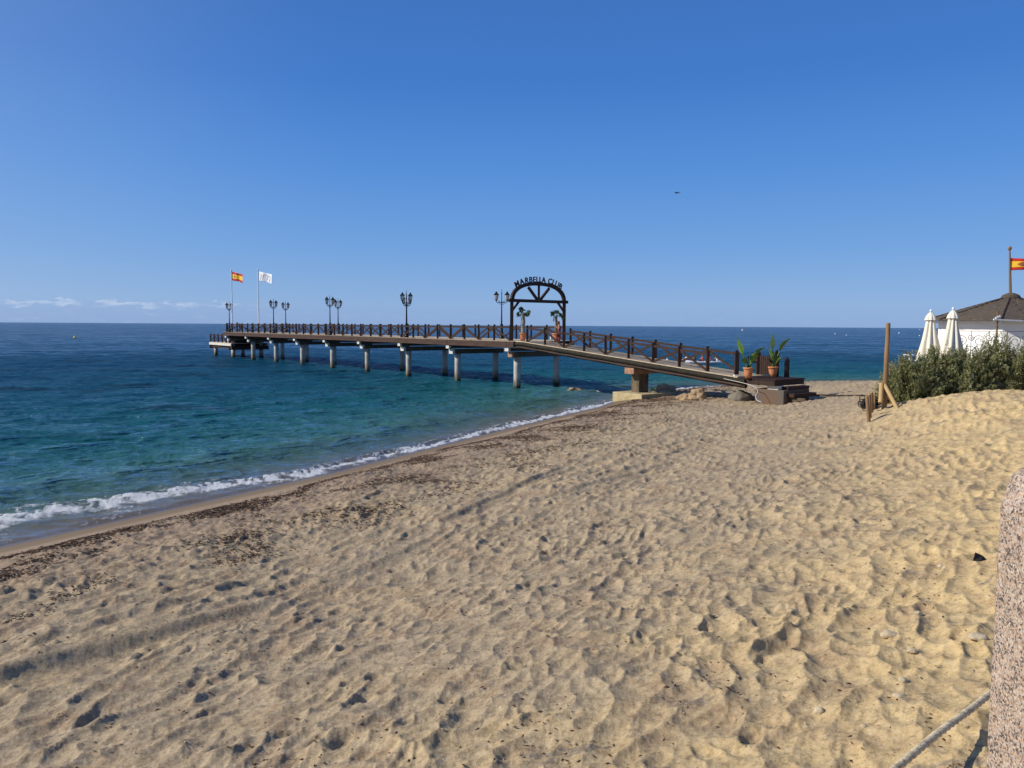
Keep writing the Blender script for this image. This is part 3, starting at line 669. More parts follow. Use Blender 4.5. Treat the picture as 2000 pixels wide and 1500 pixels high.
# ---------------------------------------------------------------- landing and steps on the sand
lz = 1.95
land = thing('beach_landing', 'dark wooden landing with steps on a brick base where the gangway meets the sand', 'landing', Gp(20.5, 1)-Vector((0, 0, gzs(20.5))))
mb = gbox(19.3, 21.45, -0.12, 2.35, lz-0.28, lz-.03)
prel(mb, 'frame', M['wood'], land, land, 0.01)
mb = MB(); s = 19.33
while s < 21.4:
    a = Gp(s+.06, -0.15); b = Gp(s+.06, 2.38); a.z = b.z = lz; mb.bar(a, b, 0.135, 0.05); s += 0.145
prel(mb, 'deck', M['wood'], land, land)
prel(gbox(20.25, 21.85, 0.05, 2.2, 0.3, 1.47), 'brick_base', M['brickwork'], land, land, 0.02)
prel(gbox(20.9, 21.5, 0.1, 0.6, 1.47, 1.66), 'brick_pier', M['cap'], land, land, 0.01)
prel(gbox(21.5, 21.85, 0.4, 2.2, 1.48, 1.63), 'step', M['wood'], land, land, 0.01)
prel(gbox(21.86, 22.25, 0.3, 2.2, 1.15, 1.32), 'step', M['wood'], land, land, 0.01)
prel(gbox(22.3, 22.75, 0.3, 2.3, 0.86, 1.0), 'step', M['wood'], land, land, 0.01)
prel(gbox(21.9, 22.7, 0.45, 0.6, 0.5, 1.13), 'stringer', M['column'], land, land, 0.01)

# gate at the foot of the gangway
gt = thing('gate', 'dark slatted wooden gate standing open between thick posts at the foot of the gangway', 'gate', Gp(19.6, 1.9)-Vector((0, 0, gzs(19.6)-lz)))
for s, w, h in ((18.95, 2.05, 1.25), (20.05, 2.05, 1.3), (20.55, 2.2, 0.95)):
    mb = MB(); q = Gp(s, w); q.z = lz-.02; mb.bar(q, q+Vector((0, 0, h)), 0.2, 0.2); mb.bar(q+Vector((0, 0, h)), q+Vector((0, 0, h+.1)), 0.09, 0.09); prel(mb, 'gate_post', M['wood'], gt, gt, .01)
mb = MB()
for i in range(8):
    q = Gp(19.1+i*.12, 2.05); q.z = lz+.08; mb.bar(q, q+Vector((0, 0, 0.98+0.05*math.sin(i*2))), 0.10, 0.035, up=Vector((GN.x, GN.y, 0)))
a = Gp(19.05, 2.09); b = Gp(19.95, 2.09); a.z = b.z = lz+.3; mb.bar(a, b, .05, .1); a.z = b.z = lz+.9; mb.bar(a, b, .05, .1)
prel(mb, 'gate_leaf', M['wood'], gt, gt)
for s, w, h, lab in ((19.15, -0.02, 1.3, 'thick dark post at the near corner of the gangway foot behind the left banana pot'),):
    gp = thing('gate_post', lab, 'post', Gp(s, w)-Vector((0, 0, gzs(s)-lz)))
    mb = MB(); q = Gp(s, w); q.z = lz-.02; mb.bar(q, q+Vector((0, 0, h)), 0.2, 0.2); mb.bar(q+Vector((0, 0, h)), q+Vector((0, 0, h+.1)), 0.09, 0.09); prel(mb, 'shaft', M['wood'], gp, gp, .01)
    mb = MB(); mb.bar(q, q+Vector((0, 0, .16)), 0.24, 0.24); prel(mb, 'base', M['cap'], gp, gp, .01)

# ---------------------------------------------------------------- arch with its lettering
arch = thing('entrance_arch', 'dark wooden arch with fan struts and raised lettering spanning the pier entrance', 'arch', P(-0.1, 1.87, DZ))
def Pa(w, z, off=0.0): return P(-0.1-off, w, z)
wl, wr = WF+0.05, WB-0.05; wc = (wl+wr)/2; hw = (wr-wl)/2
for w in (wl, wr):
    mb = MB(); mb.bar(Pa(w, 2.7), Pa(w, 6.24), 0.2, 0.24); prel(mb, 'upright', M['wood'], arch, arch, .01)
mb = MB(); mb.bar(Pa(wl-0.32, 6.24), Pa(wr+0.32, 6.24), 0.2, 0.22); prel(mb, 'crossbeam', M['wood'], arch, arch, .01)
def arc(a, rx, rz, ex=0.86):
    c_, s_ = math.cos(a), math.sin(a)
    return (wc+rx*math.copysign(abs(c_)**ex, c_), 6.26+rz*abs(s_)**ex)
mb = MB(); N = 40; vs = []; fs = []
for i in range(N+1):
    a = math.pi*(1-i/N)
    for (rx, rz) in ((hw+0.10, 1.33), (hw-0.16, 1.09)):
        w, z = arc(a, rx, rz)
        for of in (-0.09, 0.09): vs.append(P(-0.1+of, w, z))
for i in range(N):
    b = i*4
    for q in ((0, 1), (1, 3), (3, 2), (2, 0)): fs.append((b+q[0], b+q[1], b+4+q[1], b+4+q[0]))
mb.add(vs, fs); prel(mb, 'arch_rib', M['wood'], arch, arch)
for wt, zt in ((wc, 7.42), (wc-0.98, 7.20), (wc+0.98, 7.20)):
    mb = MB(); b0 = wc+(wt-wc)*0.16; mb.bar(P(-0.1+(0.0 if wt == wc else 0.003*(1 if wt > wc else -1)), b0, 6.36), P(-0.1, wt, zt), 0.15, 0.17); prel(mb, 'fan_strut', M['wood'], arch, arch)
for sg, w in ((1, wl), (-1, wr)):
    mb = MB(); mb.bar(Pa(w+sg*.05, 5.55), Pa(w+sg*0.62, 6.16), 0.14, 0.12); prel(mb, 'corner_brace', M['wood'], arch, arch)
def evaluated(o, name):
    """mesh of an object after its modifiers"""
    dg = bpy.context.evaluated_depsgraph_get(); me = bpy.data.meshes.new_from_object(o.evaluated_get(dg)); me.name = name
    bpy.data.objects.remove(o); return me
def letter_mesh(ch, size):
    cu = bpy.data.curves.new('letter', 'FONT'); cu.body = ch; cu.size = size; cu.extrude = 0.03; cu.align_x = 'CENTER'; cu.offset = 0.012
    o = bpy.data.objects.new('letter_tmp', cu); C.objects.link(o)
    me = evaluated(o, 'letter'); bpy.data.curves.remove(cu); return me
# letters stand on the curve, read from the beach
text = 'MARBELLA CLUB'; pos = []
fr = [0.105, 0.19, 0.272, 0.345, 0.412, 0.474, 0.53, 0.59, None, 0.712, 0.775, 0.84, 0.905]
Rl = Matrix(((NN.x, 0, -AX.x), (NN.y, 0, -AX.y), (0, 1, 0)))      # local x -> across, y -> up, z -> towards the beach
for ch, f in zip(text, fr):
    if f is None: continue
    w = wl+0.02+(wr-wl-0.04)*f
    u = (w-wc)/(hw+0.10); sn = max(0, 1-abs(u)**(2/0.86))**0.5; z = 6.26+1.33*sn**0.86
    me = letter_mesh(ch, 0.56)
    tilt = -0.42*u*abs(u)**0.3 if abs(u) < 0.5 else -0.62*u
    o = bpy.data.objects.new('letter', me); C.objects.link(o); me.materials.append(M['wood'])
    o.parent = arch; reg(arch, o)
    pw = P(-0.1, w, z+0.0); o.rotation_euler = (Rl @ Matrix.Rotation(tilt, 3, 'Z')).to_euler()
    o.location = pw-arch.location

# ---------------------------------------------------------------- lamp posts
def make_lamp():
    root = thing('lamp_post', 'x', 'lamp post', group='twin lantern lamp posts along the pier')
    mb = MB(); mb.lathe([(0.20, 0), (0.20, 0.10), (0.15, 0.14), (0.13, 0.45), (0.16, 0.50), (0.10, 0.60), (0.085, 1.05), (0.12, 1.10), (0.12, 1.16), (0.07, 1.22)], n=12); mb.build('pedestal', M['iron'], root)
    mb = MB(); mb.lathe([(0.062, 1.2), (0.05, 2.0), (0.042, 2.9), (0.06, 2.93), (0.06, 2.98), (0.035, 3.02), (0.03, 3.6), (0.05, 3.66), (0.02, 3.72), (0.026, 3.8), (0.008, 4.02)], n=10); mb.build('column', M['iron'], root)
    for sg in (-1, 1):
        mb = MB(); pts = []
        for i in range(13):
            u = i/12; pts.append((sg*(0.04+0.40*math.sin(u*math.pi/2)), 0, 2.92-0.10*math.sin(u*math.pi)+0.16*u))
        mb.tube(pts, 0.030, 6)
        sc = [(sg*(0.20+0.09*math.cos(a)*(1-a/9)), 0, 2.98+0.09*math.sin(a)*(1-a/9)) for a in np.linspace(0, 6.2, 16)]
        mb.tube(sc, 0.020, 5)
        sc = [(sg*(0.12+0.06*math.cos(a)*(1-a/9)), 0, 2.80+0.06*math.sin(a)*(1-a/9)) for a in np.linspace(3, 9, 14)]
        mb.tube(sc, 0.019, 5)
        arm = mb.build('arm', M['iron'], root)
        lx = sg*0.44
        mb = MB(); mb.lathe([(0.055, 3.04), (0.07, 3.09), (0.11, 3.13), (0.115, 3.15)], (lx, 0, 0), 6, False)
        for k in range(6):
            a = 2*math.pi*k/6; mb.bar((lx+.115*math.cos(a), .115*math.sin(a), 3.14), (lx+.185*math.cos(a), .185*math.sin(a), 3.53), .018, .018)
        mb.lathe([(0.215, 3.53), (0.225, 3.56), (0.16, 3.63), (0.09, 3.69), (0.075, 3.73), (0.09, 3.75), (0.03, 3.79), (0.012, 3.86)], (lx, 0, 0), 6, False)
        lan = mb.build('lantern', M['iron'], root)
        mb = MB(); mb.lathe([(0.10, 3.15), (0.175, 3.53)], (lx, 0, 0), 6, False); mb.build('pane', M['glass'], lan)
    return root
lamp0 = make_lamp(); used = False
LAMPS = [(1, 4.14, 1.00, 'lamp post with two lanterns nearest the arch, on the far side of the pier'),
         (2, -0.35, 0.76, 'lamp post on the near railing at mid pier, in front of another lamp'),
         (3, 4.10, 0.72, 'lamp post on the far railing at mid pier, almost hidden behind a nearer lamp'),
         (4, -0.35, 0.66, 'taller looking lamp post of the close pair left of mid pier'),
         (5, 4.12, 0.62, 'smaller looking lamp post of the close pair left of mid pier'),
         (6, -0.35, 0.66, 'lamp post just right of the white flag, the larger of two'),
         (7, 4.12, 0.70, 'lamp post second to the right of the white flag, the smaller of two'),
         (8, -0.30, 0.62, 'lamp post beside the pole of the red and yellow flag at the pier head')]
for k, w, f, lab in LAMPS:
    o = lamp0 if not used else copy_tree(lamp0); used = True
    o['label'] = lab; s = k*BAY-(0.25 if k != 8 else -0.25)
    p = P(s, w, DZ); o.location = p
    view = math.atan2(p.x, p.y)                     # turn the arms so they span the right share of the view
    o.rotation_euler = (0, 0, -view+math.acos(f))

# ---------------------------------------------------------------- flags
def flag_mesh(L, H, nx, ny, amp, drop, seed=0, shear=0.0):
    V = []; F = []
    for i in range(nx+1):
        u = i/nx
        for j in range(ny+1):
            v = j/ny
            x = L*u*(1-0.06*math.sin(seed+u*4)); y = amp*u**0.6*math.sin(u*9.5+v*1.2+seed)+0.3*amp*math.sin(u*21+seed*2)*u
            z = -H*v-drop*u**1.2-0.05*H*math.sin(u*7+seed)*v
            V.append((x, y, z))
    for i in range(nx):
        for j in range(ny): a = i*(ny+1)+j; F.append((a, a+ny+1, a+ny+2, a+1))
    return V, F
def flag(name, label, loc, L, H, mats, fn, rz, seed, drop, amp=0.09, emblem=None):
    nx, ny = 26, 16; V, F = flag_mesh(L, H, nx, ny, amp, drop, seed)
    me = bpy.data.meshes.new(name); me.from_pydata(V, [], F)
    for m in mats: me.materials.append(m)
    for k, pl in enumerate(me.polygons):
        pl.use_smooth = True; pl.material_index = fn((k//ny+0.5)/nx, (k % ny+0.5)/ny)
    o = bpy.data.objects.new(name, me); C.objects.link(o); o.location = loc; o.rotation_euler = (0, 0, rz)
    sd = o.modifiers.new('thick', 'SOLIDIFY'); sd.thickness = 0.006
    tag(o, label, 'flag'); return o
M['flagred'] = pbr('flag_red', (0.52, 0.03, 0.02), (0.48, 0.03, 0.02), 0.8, 4)
M['flagyellow'] = pbr('flag_yellow', (0.80, 0.48, 0.03), (0.85, 0.52, 0.04), 0.8, 4)
M['flagwhite'] = pbr('flag_white', (0.80, 0.82, 0.85), (0.85, 0.86, 0.88), 0.8, 4)
M['flagblue'] = pbr('flag_greyblue', (0.30, 0.36, 0.42), (0.34, 0.40, 0.46), 0.8, 4)
M['flagcrest'] = pbr('crest_brown', (0.30, 0.10, 0.03), (0.35, 0.13, 0.05), 0.8, 20)
def spain(u, v):
    if 0.25 < v < 0.75 and 0.20 < u < 0.40 and ((u-0.30)/0.10)**2+((v-0.5)/0.17)**2 < 1: return 2
    return 0 if (v < 0.25 or v > 0.75) else 1
def whiteflag(u, v):
    if 0.24 < v < 0.86:
        for c in (0.20, 0.36, 0.62, 0.80):
            if abs(u-c-0.04*math.sin(v*5)) < 0.035: return 1
        if 0.42 < u < 0.80 and 0.24 < v < 0.34: return 1
    return 0
def pole(name, label, base, top, r, mat, finial=True):
    t_ = thing(name, label, 'flagpole', base)
    mb = MB(); H = (Vector(top)-Vector(base)); mb.tube([(0, 0, 0), H*0.5, H], [r, r*.85, r*.6], 10); mb.build('shaft', mat, t_)
    mb = MB(); mb.lathe([(r*.6, 0), (r*1.3, r), (r*1.3, 2*r), (r*.3, 3*r)], tuple(H), 8); mb.build('finial', mat, t_)
    return t_
pb1 = P(8*BAY, 0.0, DZ); pt1 = at_d(453, 530, pb1.y)
pole('flagpole', 'white flagpole flying the red and yellow flag at the pier head', pb1, (pb1.x, pb1.y, pt1.z), 0.085, M['white'])
flag('flag', 'red and yellow striped national flag flying over the pier head', Vector((pb1.x+.08, pb1.y, pt1.z-0.05)), 1.9, 1.08, [M['flagred'], M['flagyellow'], M['flagcrest']], spain, -0.5, 0.4, 0.42)
pb2 = P(8*BAY, 3.5, DZ); pt2 = at_d(506, 529, pb2.y)
pole('flagpole', 'white flagpole flying the white flag, right of the other flagpole', pb2, (pb2.x, pb2.y, pt2.z), 0.085, M['white'])
flag('flag', 'white flag with blurred grey lettering flying over the pier', Vector((pb2.x+.08, pb2.y, pt2.z-0.08)), 2.35, 1.18, [M['flagwhite'], M['flagblue']], whiteflag, -0.45, 1.4, 0.5)

# ---------------------------------------------------------------- potted plants
def pot(root, r, h, mat=None):
    mb = MB(); mb.lathe([(r*.62, 0), (r*.80, h*.35), (r*.93, h*.72), (r*.97, h*.84), (r*1.08, h*.85), (r*1.10, h*.99), (r*1.02, h), (r*.9, h*.99), (r*.88, h*.86), (0.001, h*.86)], n=24)
    o = mb.build('pot', mat or M['terracotta'], root)
    mb = MB(); mb.lathe([(r*.86, h*.80), (r*.84, h*.9), (0.01, h*.93)], n=18); mb.build('soil', M['soil'], root); return o
def banana_leaf(root, base, az, stalk, length, width, lean, mat, fold=0.25, droop=0.5, roll=1.05):
    width *= 1.35
    d = Vector((math.cos(az), math.sin(az), 0)); up = Vector((0, 0, 1)); side = up.cross(d)
    pts = []; p = Vector(base); el = math.pi/2-lean; n1, n2 = 5, 16
    for i in range(n1): pts.append(p.copy()); p += (d*math.cos(el)+up*math.sin(el))*(stalk/n1)
    k0 = len(pts)
    for i in range(n2+1):
        pts.append(p.copy()); el -= droop/n2; p += (d*math.cos(el)+up*math.sin(el))*(length/n2)
    mb = MB(); mb.tube(pts, [0.024*(1-0.85*i/len(pts)) for i in range(len(pts))], 6)
    V = []; F = []
    for i in range(n2+1):
        u = i/n2; w = width*max(0.04, math.sin(min(1, u*1.15+0.06)*math.pi*0.93))**0.7*(1-0.25*u); c = pts[k0+i]
        t_ = (pts[min(k0+i+1, len(pts)-1)]-pts[k0+i-1]).normalized(); nrm = side.cross(t_).normalized()*-1
        if nrm.z < 0: nrm = -nrm
        rl = -roll if math.cos(az) > 0 else roll; sd2 = side*math.cos(rl)+nrm*math.sin(rl); nrm = nrm*math.cos(rl)-side*math.sin(rl)
        for q in (-1, -0.5, 0, 0.5, 1):
            rag = 1+0.10*math.sin(i*2.7+q*9)
            V.append(c+sd2*(w/2*q*rag)+nrm*(abs(q)*w*fold)*0.5+nrm*0.004)
    for i in range(n2):
        for j in range(4): a = i*5+j; F.append((a, a+1, a+6, a+5))
    mb.add(V, F, True)
    return mb.build('leaf', mat, root)
def banana(label, loc, spec, seed):
    root = thing('potted_banana_plant', label, 'potted plant', loc, group='potted plants at the foot of the gangway')
    pot(root, 0.235, 0.52)
    for s_ in spec: banana_leaf(root, (rnd.uniform(-.06, .06), rnd.uniform(-.06, .06), 0.46), *s_)
    return root
bp1 = at_d(1461, 740.5, 38.0); bp1.z = lz+0.03
bp2 = Gp(20.15, 1.62); bp2.z = lz+0.03
RT = 0.0   # azimuth 0 points to picture right
L_, DL = M['leaf'], M['darkleaf']
banana('banana plant in a terracotta pot at the near left of the landing, leaves spread wide', bp1,
       [(math.pi-0.15, 0.75, 0.85, 0.21, 0.32, L_, .25, .05), (0.1, 0.70, 0.62, 0.20, 0.42, L_, .3, .9), (0.9, .45, .5, .18, .35, L_, .2, .8), (2.4, .35, .45, .17, .4, DL, .2, .9),
        (-0.8, .30, .55, .19, .30, L_, .2, 1.0), (3.9, .28, .5, .18, .5, L_, .2, 1.2), (5.3, .4, .5, .2, .2, L_, .2, .7), (4.6, .5, .45, .16, .25, DL, .2, 1.4), (0.3, .25, .45, .18, .6, DL, .2, 1.5)], 1)
banana('banana plant in a terracotta pot right of the gate, with one dark upright leaf', bp2,
       [(math.pi/2, 0.95, 0.75, 0.27, 0.03, DL, .12, .05), (0.05, 0.95, 0.78, 0.24, 0.40, L_, .3, .55), (3.0, .55, .5, .10, .25, L_, .1, .3), (-1.2, .4, .5, .14, .15, DL, .2, .3),
        (0.6, .4, .45, .13, .25, DL, .2, .5), (2.2, .5, .5, .13, .1, L_, .2, .3), (5.6, .3, .4, .14, .4, L_, .2, .9), (3.6, .25, .4, .13, .5, DL, .2, .9)], 2)
# rope tangle hanging out of the right pot
def palm(label, loc, th, tr, mat, nf, seed, fl, rr_):
    rg = random.Random(seed)
    root = thing('potted_palm', label, 'potted palm', loc, group='potted palms beside the arch')
    pot(root, rr_, 0.55)
    mb = MB(); pts = [(0.02*math.sin(i*.9), 0.02*math.cos(i*1.3), 0.45+th*i/14) for i in range(15)]
    mb.tube(pts, [tr*(1.1-0.25*i/14+0.06*(i % 2)) for i in range(15)], 12); mb.build('trunk', mat, root)
    top = Vector(pts[-1])
    for k in range(nf):
        az = 2*math.pi*k/nf+rg.uniform(-.3, .3); el = rg.uniform(-0.6, 1.35); L = fl*rg.uniform(.8, 1.1)
        d = Vector((math.cos(az)*math.cos(el), math.sin(az)*math.cos(el), math.sin(el)))
        st = top+d*L*0.45; mb = MB(); mb.tube([top, top+d*L*.22, st], [.012, .009, .007], 5)
        sd = d.cross(Vector((0, 0, 1))).normalized(); up = sd.cross(d); ro = rg.uniform(-1.3, 1.3); sd, up = sd*math.cos(ro)+up*math.sin(ro), up*math.cos(ro)-sd*math.sin(ro)
        for j in range(11):                           # fan of stiff leaflets
            a = (j-5)/5*1.35; q = (d*math.cos(a)+sd*math.sin(a)).normalized()
            e = st+q*L*0.52*(1-0.25*abs(a)/1.35)-Vector((0, 0, 0.05*L)); nrm = up*0.012
            mm = st+q*L*.28; w = q.cross(up).normalized()*0.022
            mb.add([st, mm+w+nrm, e, mm-w+nrm, mm-nrm], [(0, 1, 2), (0, 2, 3), (0, 4, 1), (4, 2, 1), (0, 3, 4), (4, 3, 2)])
        mb.build('frond', M['palmleaf'], root)
    return root
palm('palm with a pale thick trunk in a pot beside the left upright of the arch', P(-0.55, 0.05, DZ), 1.50, 0.155, M['paletrunk'], 15, 4, 0.62, 0.25)
pl2 = at_d(1086, 668, 53.4); pl2.z = DZ
palm('palm with a brown shaggy trunk in a pot beside the right upright of the arch', pl2, 1.25, 0.10, M['browntrunk'], 15, 8, 0.68, 0.27)
for px, py, dep, h, lab in ((1075.5, 668, 53.5, 0.35, 'short white bollard light left of the right hand palm'),):
    q = at_d(px, py, dep); q.z = DZ
    b_ = thing('bollard_light', lab, 'bollard', q)
    mb = MB(); mb.lathe([(.05, 0), (.05, h), (.02, h+.02)], n=12); mb.build('tube', M['white'], b_)
    mb = MB(); mb.lathe([(.07, 0), (.07, .03), (.03, .04)], n=12); mb.build('foot', M['iron'], b_)

# ---------------------------------------------------------------- people
def skin_mesh(name, joints, edges, sub=2):
    names = list(joints); me = bpy.data.meshes.new(name)
    me.from_pydata([joints[n][0] for n in names], [(names.index(a), names.index(b)) for a, b in edges], [])
    o = bpy.data.objects.new(name, me); C.objects.link(o)
    o.modifiers.new('skin', 'SKIN'); ss = o.modifiers.new('sub', 'SUBSURF'); ss.levels = sub; ss.render_levels = sub
    for i, n in enumerate(names):
        r = joints[n][1]; me.skin_vertices[0].data[i].radius = (r, r) if not isinstance(r, tuple) else r
    me.skin_vertices[0].data[0].use_root = True
    m2 = evaluated(o, name); bpy.data.meshes.remove(me)
    for p in m2.polygons: p.use_smooth = True
    return m2
def person(label, loc, rz, pose, cloth, scale=1.0, group=None, legs=None, name='person', hair=None):
    """pose gives joints in metres: facing +Y, Z up"""
    J = {'pelvis': ((0, 0, 0.95), (.13, .10)), 'waist': ((0, 0.0, 1.10), (.115, .085)), 'chest': ((0, 0.0, 1.32), (.145, .10)), 'neck': ((0, 0.01, 1.48), .05),
         'head': ((0, 0.03, 1.58), .075), 'crown': ((0, 0.03, 1.68), .08),
         'shL': ((-.17, 0, 1.42), .055), 'elL': ((-.23, .02, 1.15), .042), 'wrL': ((-.22, .12, .92), .03), 'haL': ((-.22, .15, .84), .026),
         'shR': ((.17, 0, 1.42), .055), 'elR': ((.23, .02, 1.15), .042), 'wrR': ((.22, .12, .92), .03), 'haR': ((.22, .15, .84), .026),
         'hiL': ((-.09, 0, .90), .085), 'knL': ((-.10, .02, .48), .058), 'anL': ((-.10, -.01, .08), .038), 'toL': ((-.10, .14, .03), .032),
         'hiR': ((.09, 0, .90), .085), 'knR': ((.10, .02, .48), .058), 'anR': ((.10, -.01, .08), .038), 'toR': ((.10, .14, .03), .032)}
    for k, v in pose.items(): J[k] = (v, J[k][1])
    E_ = [('pelvis', 'waist'), ('waist', 'chest'), ('chest', 'neck'), ('neck', 'head'), ('head', 'crown'), ('chest', 'shL'), ('shL', 'elL'), ('elL', 'wrL'), ('wrL', 'haL'),
          ('chest', 'shR'), ('shR', 'elR'), ('elR', 'wrR'), ('wrR', 'haR'), ('pelvis', 'hiL'), ('hiL', 'knL'), ('knL', 'anL'), ('anL', 'toL'), ('pelvis', 'hiR'), ('hiR', 'knR'), ('knR', 'anR'), ('anR', 'toR')]
    root = thing(name, label, 'person', loc, rz, group); root.scale = (scale,)*3
    me = skin_mesh('body', J, E_)
    # nose and ears as pulled-out bits of the same surface, fingers as small chains joined in
    bm = bmesh.new(); bm.from_mesh(me)
    hc = Vector(J['head'][0])*.5+Vector(J['crown'][0])*.5
    for v in bm.verts:
        if (v.co-hc).length < 0.15 and v.co.y > hc.y+0.06 and abs(v.co.x) < 0.02: v.co.y += 0.018
    for hn in ('haL', 'haR'):
        h = Vector(J[hn][0]); w = Vector(J['wr'+hn[-1]][0]); d = (h-w).normalized(); sd = d.cross(Vector((1, .2, .3))).normalized()
        for f in range(5):
            o_ = sd*(f-2)*0.017 if f < 4 else sd*-0.035; st = h+o_+d*0.015-(d*.03 if f == 4 else d*0); ln = (0.055, .065, .062, .05, .045)[f]
            t_ = MB(); t_.tube([st-d*.02, st+d*ln*.5, st+d*ln*.8+Vector((0, 0, -.02))], [.010, .009, .007], 6)
            vs = [bm.verts.new(v) for v in t_.v]
            for fc in t_.f: bm.faces.new([vs[i] for i in fc])
    bm.to_mesh(me); bm.free()
    me.materials.append(M['skin']); body = bpy.data.objects.new('body', me); C.objects.link(body); body.parent = root; reg(root, body)
    # clothing: slightly fuller skins over torso + legs
    JT = {k: (J[k][0], tuple(x+.02 for x in J[k][1]) if isinstance(J[k][1], tuple) else J[k][1]+.018) for k in ('pelvis', 'waist', 'chest', 'shL', 'shR', 'hiL', 'hiR')}
    mid = lambda a, b, t: tuple(Vector(J[a][0]).lerp(Vector(J[b][0]), t))
    JT['slL'] = (mid('shL', 'elL', .6), .055); JT['slR'] = (mid('shR', 'elR', .6), .055)
    me = skin_mesh('shirt', JT, [('pelvis', 'waist'), ('waist', 'chest'), ('chest', 'shL'), ('chest', 'shR'), ('shL', 'slL'), ('shR', 'slR'), ('pelvis', 'hiL'), ('pelvis', 'hiR')])
    me.materials.append(cloth); o = bpy.data.objects.new('shirt', me); C.objects.link(o); o.parent = root; reg(root, o)
    JL = {'pelvis': (J['pelvis'][0], (.145, .115))}; EL = []
    for s_ in 'LR':
        JL['hi'+s_] = (J['hi'+s_][0], .10); JL['kn'+s_] = (J['kn'+s_][0], .075); JL['cf'+s_] = (mid('kn'+s_, 'an'+s_, .8), .06)
        EL += [('pelvis', 'hi'+s_), ('hi'+s_, 'kn'+s_), ('kn'+s_, 'cf'+s_)]
    me = skin_mesh('trousers', JL, EL); me.materials.append(legs or cloth); o = bpy.data.objects.new('trousers', me); C.objects.link(o); o.parent = root; reg(root, o)
    c_ = hc
    mb = MB(); bm2 = []
    mb.lathe([(0.02, .135), (.07, .12), (.098, .06), (.10, .01), (.085, -.05), (.06, -.07)], (c_.x, c_.y-.018, c_.z), 14); mb.build('hair', hair or M['hair'], root)
    return root
# woman standing on the gangway just below the arch, hands raised to her face
pw = Gp(4.78, 0.45)
person('person in maroon clothes with bare arms raised standing by the right upright of the arch', pw, R(100),
       {'elL': (-.24, .10, 1.20), 'wrL': (-.12, .26, 1.34), 'haL': (-.06, .28, 1.41), 'elR': (.24, .10, 1.20), 'wrR': (.12, .26, 1.34), 'haR': (.06, .28, 1.41),
        'head': (0, .06, 1.57), 'crown': (0, .09, 1.66), 'knR': (.10, .10, .50), 'anR': (.10, -.05, .10), 'toR': (.10, .09, .03)}, M['maroon'], 0.93)
# figure leaning over the far rail at the pier head
pe = P(8*BAY-0.9, 0.8, DZ)
person('person in black leaning forward on the railing at the pier head', pe, R(75),
       {'waist': (0, .14, 1.02), 'chest': (0, .36, 1.10), 'neck': (0, .50, 1.15), 'head': (0, .58, 1.19), 'crown': (0, .66, 1.22), 'shL': (-.17, .44, 1.10), 'shR': (.17, .44, 1.10),
        'elL': (-.22, .55, .88), 'wrL': (-.14, .72, .96), 'haL': (-.10, .78, .97), 'elR': (.22, .55, .88), 'wrR': (.14, .72, .96), 'haR': (.10, .78, .97),
        'pelvis': (0, 0, .93), 'knL': (-.16, .04, .47), 'anL': (-.20, -.02, .08), 'toL': (-.22, .12, .03), 'knR': (.16, .04, .47), 'anR': (.20, -.02, .08), 'toR': (.22, .12, .03)},
       M['blackcloth'], 0.95, hair=M['blackcloth'])

# ---------------------------------------------------------------- rowing boat and swimmers' buoys
bt = at_z(1373, 711, 0.0)
boat = thing('rowing_boat', 'long white open rowing boat with a seated crew beyond the gangway rail', 'boat', (bt.x, bt.y, 0.0), R(-4))
mb = MB(); V = []; F = []; NL = 20
for i in range(NL+1):
    u = i/NL*2-1; hb = 0.62*(1-abs(u)**2.6)+0.015; sh = 0.34+0.22*abs(u)**3
    for (q, z) in ((-1, sh), (-.85, .12), (0, -.12), (.85, .12), (1, sh), (.9, sh), (.7, .16), (0, .02), (-.7, .16), (-.9, sh)): V.append((u*2.5, hb*q, z))
for i in range(NL):
    for j in range(10): F.append((i*10+j, i*10+(j+1) % 10, (i+1)*10+(j+1) % 10, (i+1)*10+j))
F.append(tuple(range(10))[::-1]); F.append(tuple(NL*10+k for k in range(10)))
mb.add(V, F, True); mb.build('hull', M['white'], boat)
for x in (-1.5, -.6, .3, 1.2):
    mb = MB(); mb.box((x, 0, .24), (.22, 1.0, .04)); mb.build('thwart', M['post'], boat)
sit = {'pelvis': (0, 0, .32), 'waist': (0, .02, .48), 'chest': (0, .06, .70), 'neck': (0, .08, .86), 'head': (0, .10, .95), 'crown': (0, .10, 1.05),
       'shL': (-.17, .06, .80), 'shR': (.17, .06, .80), 'elL': (-.22, .26, .66), 'wrL': (-.18, .48, .66), 'haL': (-.17, .56, .66), 'elR': (.22, .26, .66), 'wrR': (.18, .48, .66), 'haR': (.17, .56, .66),
       'hiL': (-.10, .04, .30), 'hiR': (.10, .04, .30), 'knL': (-.12, .42, .40), 'knR': (.12, .42, .40), 'anL': (-.12, .70, .14), 'anR': (.12, .70, .14), 'toL': (-.12, .80, .18), 'toR': (.12, .80, .18)}
crew = [(-1.9, 'flagwhite', 'person in white seated at the left end of the rowing boat'), (-0.95, 'blackcloth', 'person in black, second from the left in the rowing boat'),
        (0.0, 'redcloth', 'person in red seated in the middle of the rowing boat'), (0.85, 'pinkred', 'person in pink, second from the right in the rowing boat'), (1.7, 'flagwhite', 'person in white seated at the right end of the rowing boat')]
for x, c_, lab in crew:
    q = boat.location+Matrix.Rotation(R(-4), 3, 'Z') @ Vector((x, 0, 0.0))
    person(lab, q, R(90), sit, M[c_], 1.0, 'crew of the rowing boat', legs=M['blackcloth'])
